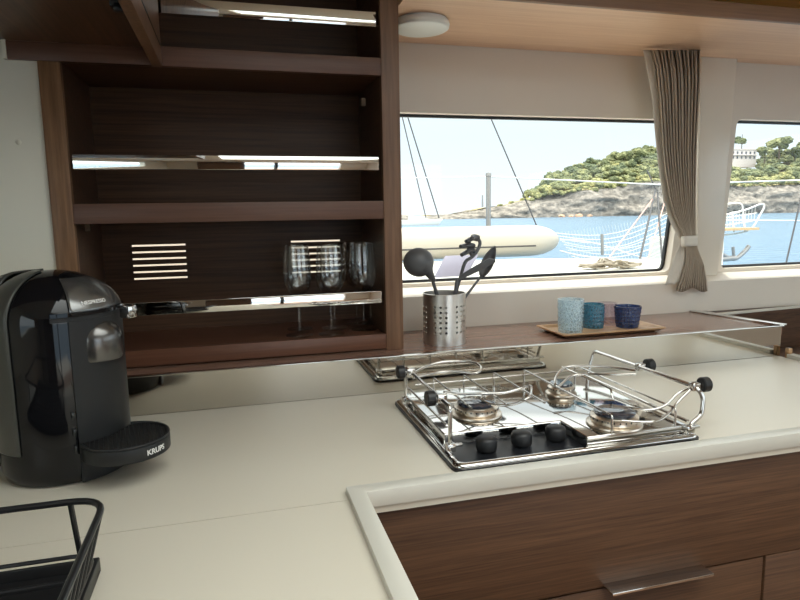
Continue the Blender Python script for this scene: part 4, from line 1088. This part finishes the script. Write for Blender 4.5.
tree(742, 140, 9, 'dark', dy=64, tall=1.0, label='tall umbrella shaped pine rising above the pale house', group=None)
for (px, y, s_) in ((455, 213, 3), (500, 204.5, 4), (512, 201, 5), (524, 198, 6), (536, 192, 7), (543, 187, 8)): tree(px, y, s_, 'bush', dy=14)
# pale house
Yh = YLd+58
hs = empty('house', aY(741, 166, Yh), 'pale two storey house among trees on the hill in the right window', 'house')
a_, b2 = aY(727, 149.5, Yh), aY(756, 163, Yh)
m_ = MB(); m_.box(a_.x, b2.x, Yh, Yh+9, b2.z-3, a_.z); m_.build('wall', 'house', hs)
m_ = MB(); m_.box(a_.x-.6, b2.x+.6, Yh-.6, Yh+9.6, a_.z, a_.z+.7); m_.build('roof', 'house', hs)
for i in range(7):
    for j in range(2):
        x_ = a_.x+(b2.x-a_.x)*(i+.5)/7; z_ = a_.z-2.0-3.4*j
        m_ = MB(); m_.box(x_-.65, x_+.65, Yh-.12, Yh+.1, z_-1.1, z_+.7); m_.build('window', 'housewin', hs)
m_ = MB(); m_.box(a_.x, b2.x, Yh-1.2, Yh, a_.z-4.1, a_.z-3.6); m_.build('balcony', 'house', hs)
# boulders at the waterline
for i, (px, s_, lab) in enumerate(((562, 3.4, 'leftmost orange boulder at the foot of the cliff'), (571, 2.6, 'small pale boulder at the cliff foot, second from the left'), (579, 4.2, 'largest orange boulder at the foot of the cliff'), (590, 2.8, 'rightmost flat boulder at the foot of the cliff'))):
    bm = bmesh.new(); bmesh.ops.create_icosphere(bm, subdivisions=3, radius=1)
    for v in bm.verts: v.co *= 1+.3*noise.fractal(v.co*1.3+Vector((i*5, 0, 0)), 1, 2, 3); v.co.z *= .6
    mb_ = MB(); mb_.bm.free(); mb_.bm = bm; k_ = s_/FPX*YLd
    mb_.xform(Matrix.Scale(k_, 4)); o_ = mb_.build('boulder', 'boulder'); o_.location = (aY(px, 217, YLd-8).x, YLd-8, zs_+k_*.25); setp(o_, lab, 'boulder')
# tiny beacon
p_ = aY(482.5, 207, YLd+5); t_ = aY(482.5, 195, YLd+5)
b_ = MB(); b_.lathe([(.5, 0), (.35, (t_-p_).length), (0, (t_-p_).length+.4)], c=p_, n=10); solo(b_, 'beacon', 'steel', p_, 'tiny slim beacon on the low rocky point beside the stanchion', 'beacon')
# moored white boat far left
Yb_ = 150
b_ = MB(); c_ = aY(420, 222, Yb_); c_.z = zs_
b_.prism([(-5.5, 0), (4.6, 0), (5.8, 1.5), (-5.2, 1.3)], -1.4, 1.4, 'y', bev=.1); b_.prism([(-3, 1.2), (2.2, 1.2), (1.2, 2.2), (-2.8, 2.3)], -1.0, 1.0, 'y', bev=.1)
b_.xform(Matrix.Translation(c_)); solo(b_, 'moored_boat', 'deck', c_, 'small white moored boat far off at the left edge of the window', 'boat')

# ================================================================== aft: cockpit beyond the doorway (seen in the mirrors)
b_ = MB(); b_.box(-.7, -.62, YA-.02, YA+.02, 0, 1.95); struct(b_, 'trim_5', 'gasket')
b_ = MB(); b_.box(.86, .94, YA-.02, YA+.02, 0, 1.95); struct(b_, 'trim_6', 'gasket')
b_ = MB(); b_.box(XL-.5, XR+.5, -6.5, YA-1.6, -.2, -.05); struct(b_, 'cockpit_floor', 'deck')

m_ = MB(); m_.box(-.62, .22, YA+.05, YA+.60, 0, 1.96, .004); tcb = solo(m_, 'added_dark_cabinet', 'woodf', (-.2, YA+.3, 0), 'tall dark wooden cabinet added aft to darken the reflections in the mirror rails', 'cabinet')  # unseen dark block added to tone down the mirror rail reflections
# ================================================================== light
sun = bpy.data.lights.new('sun', 'SUN'); sun.energy = 2.7; sun.angle = R(.6); sun.color = (1, .96, .88)
so_ = bpy.data.objects.new('sun', sun); COL.objects.link(so_)
sd = Vector((-.20, -.31, -1.40)).normalized()     # light travels from ahead-right, high
so_.rotation_euler = sd.to_track_quat('-Z', 'Y').to_euler()
so_.location = (0, 0, 10)
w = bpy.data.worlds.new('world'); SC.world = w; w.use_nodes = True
n = w.node_tree.nodes; l = w.node_tree.links; bg = n['Background']
tc = n.new('ShaderNodeTexCoord'); sx = n.new('ShaderNodeSeparateXYZ'); l.new(tc.outputs['Generated'], sx.inputs[0])
rp = n.new('ShaderNodeValToRGB'); e = rp.color_ramp.elements
e[0].position = 0; e[0].color = (.90, .96, 1.0, 1); e[1].position = .55; e[1].color = (.90, .92, .90, 1)
k = e.new(.12); k.color = (.80, .92, 1.0, 1)
l.new(sx.outputs['Z'], rp.inputs[0])
# sky strength raised astern and overhead as fill light for the interior
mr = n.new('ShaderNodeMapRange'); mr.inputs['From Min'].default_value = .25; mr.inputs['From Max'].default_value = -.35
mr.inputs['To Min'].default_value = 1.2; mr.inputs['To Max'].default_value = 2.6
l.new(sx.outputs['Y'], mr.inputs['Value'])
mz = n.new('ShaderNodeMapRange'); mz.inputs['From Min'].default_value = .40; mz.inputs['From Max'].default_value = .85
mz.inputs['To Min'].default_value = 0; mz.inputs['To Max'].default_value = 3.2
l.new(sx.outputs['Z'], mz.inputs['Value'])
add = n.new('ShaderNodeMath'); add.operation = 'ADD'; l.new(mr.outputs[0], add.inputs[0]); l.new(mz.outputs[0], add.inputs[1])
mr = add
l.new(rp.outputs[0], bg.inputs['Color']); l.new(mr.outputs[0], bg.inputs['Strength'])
SC.view_settings.view_transform = 'Standard'; SC.view_settings.look = 'None'
SC.view_settings.exposure = 0.0; SC.view_settings.gamma = 1; SC.view_settings.use_curve_mapping = False
SC.cycles.use_denoising = True
SC.cycles.max_bounces = 10; SC.cycles.diffuse_bounces = 5; SC.cycles.glossy_bounces = 6; SC.cycles.transmission_bounces = 10; SC.cycles.transparent_max_bounces = 16
SC.cycles.sample_clamp_indirect = 8; SC.cycles.caustics_refractive = False; SC.cycles.caustics_reflective = False
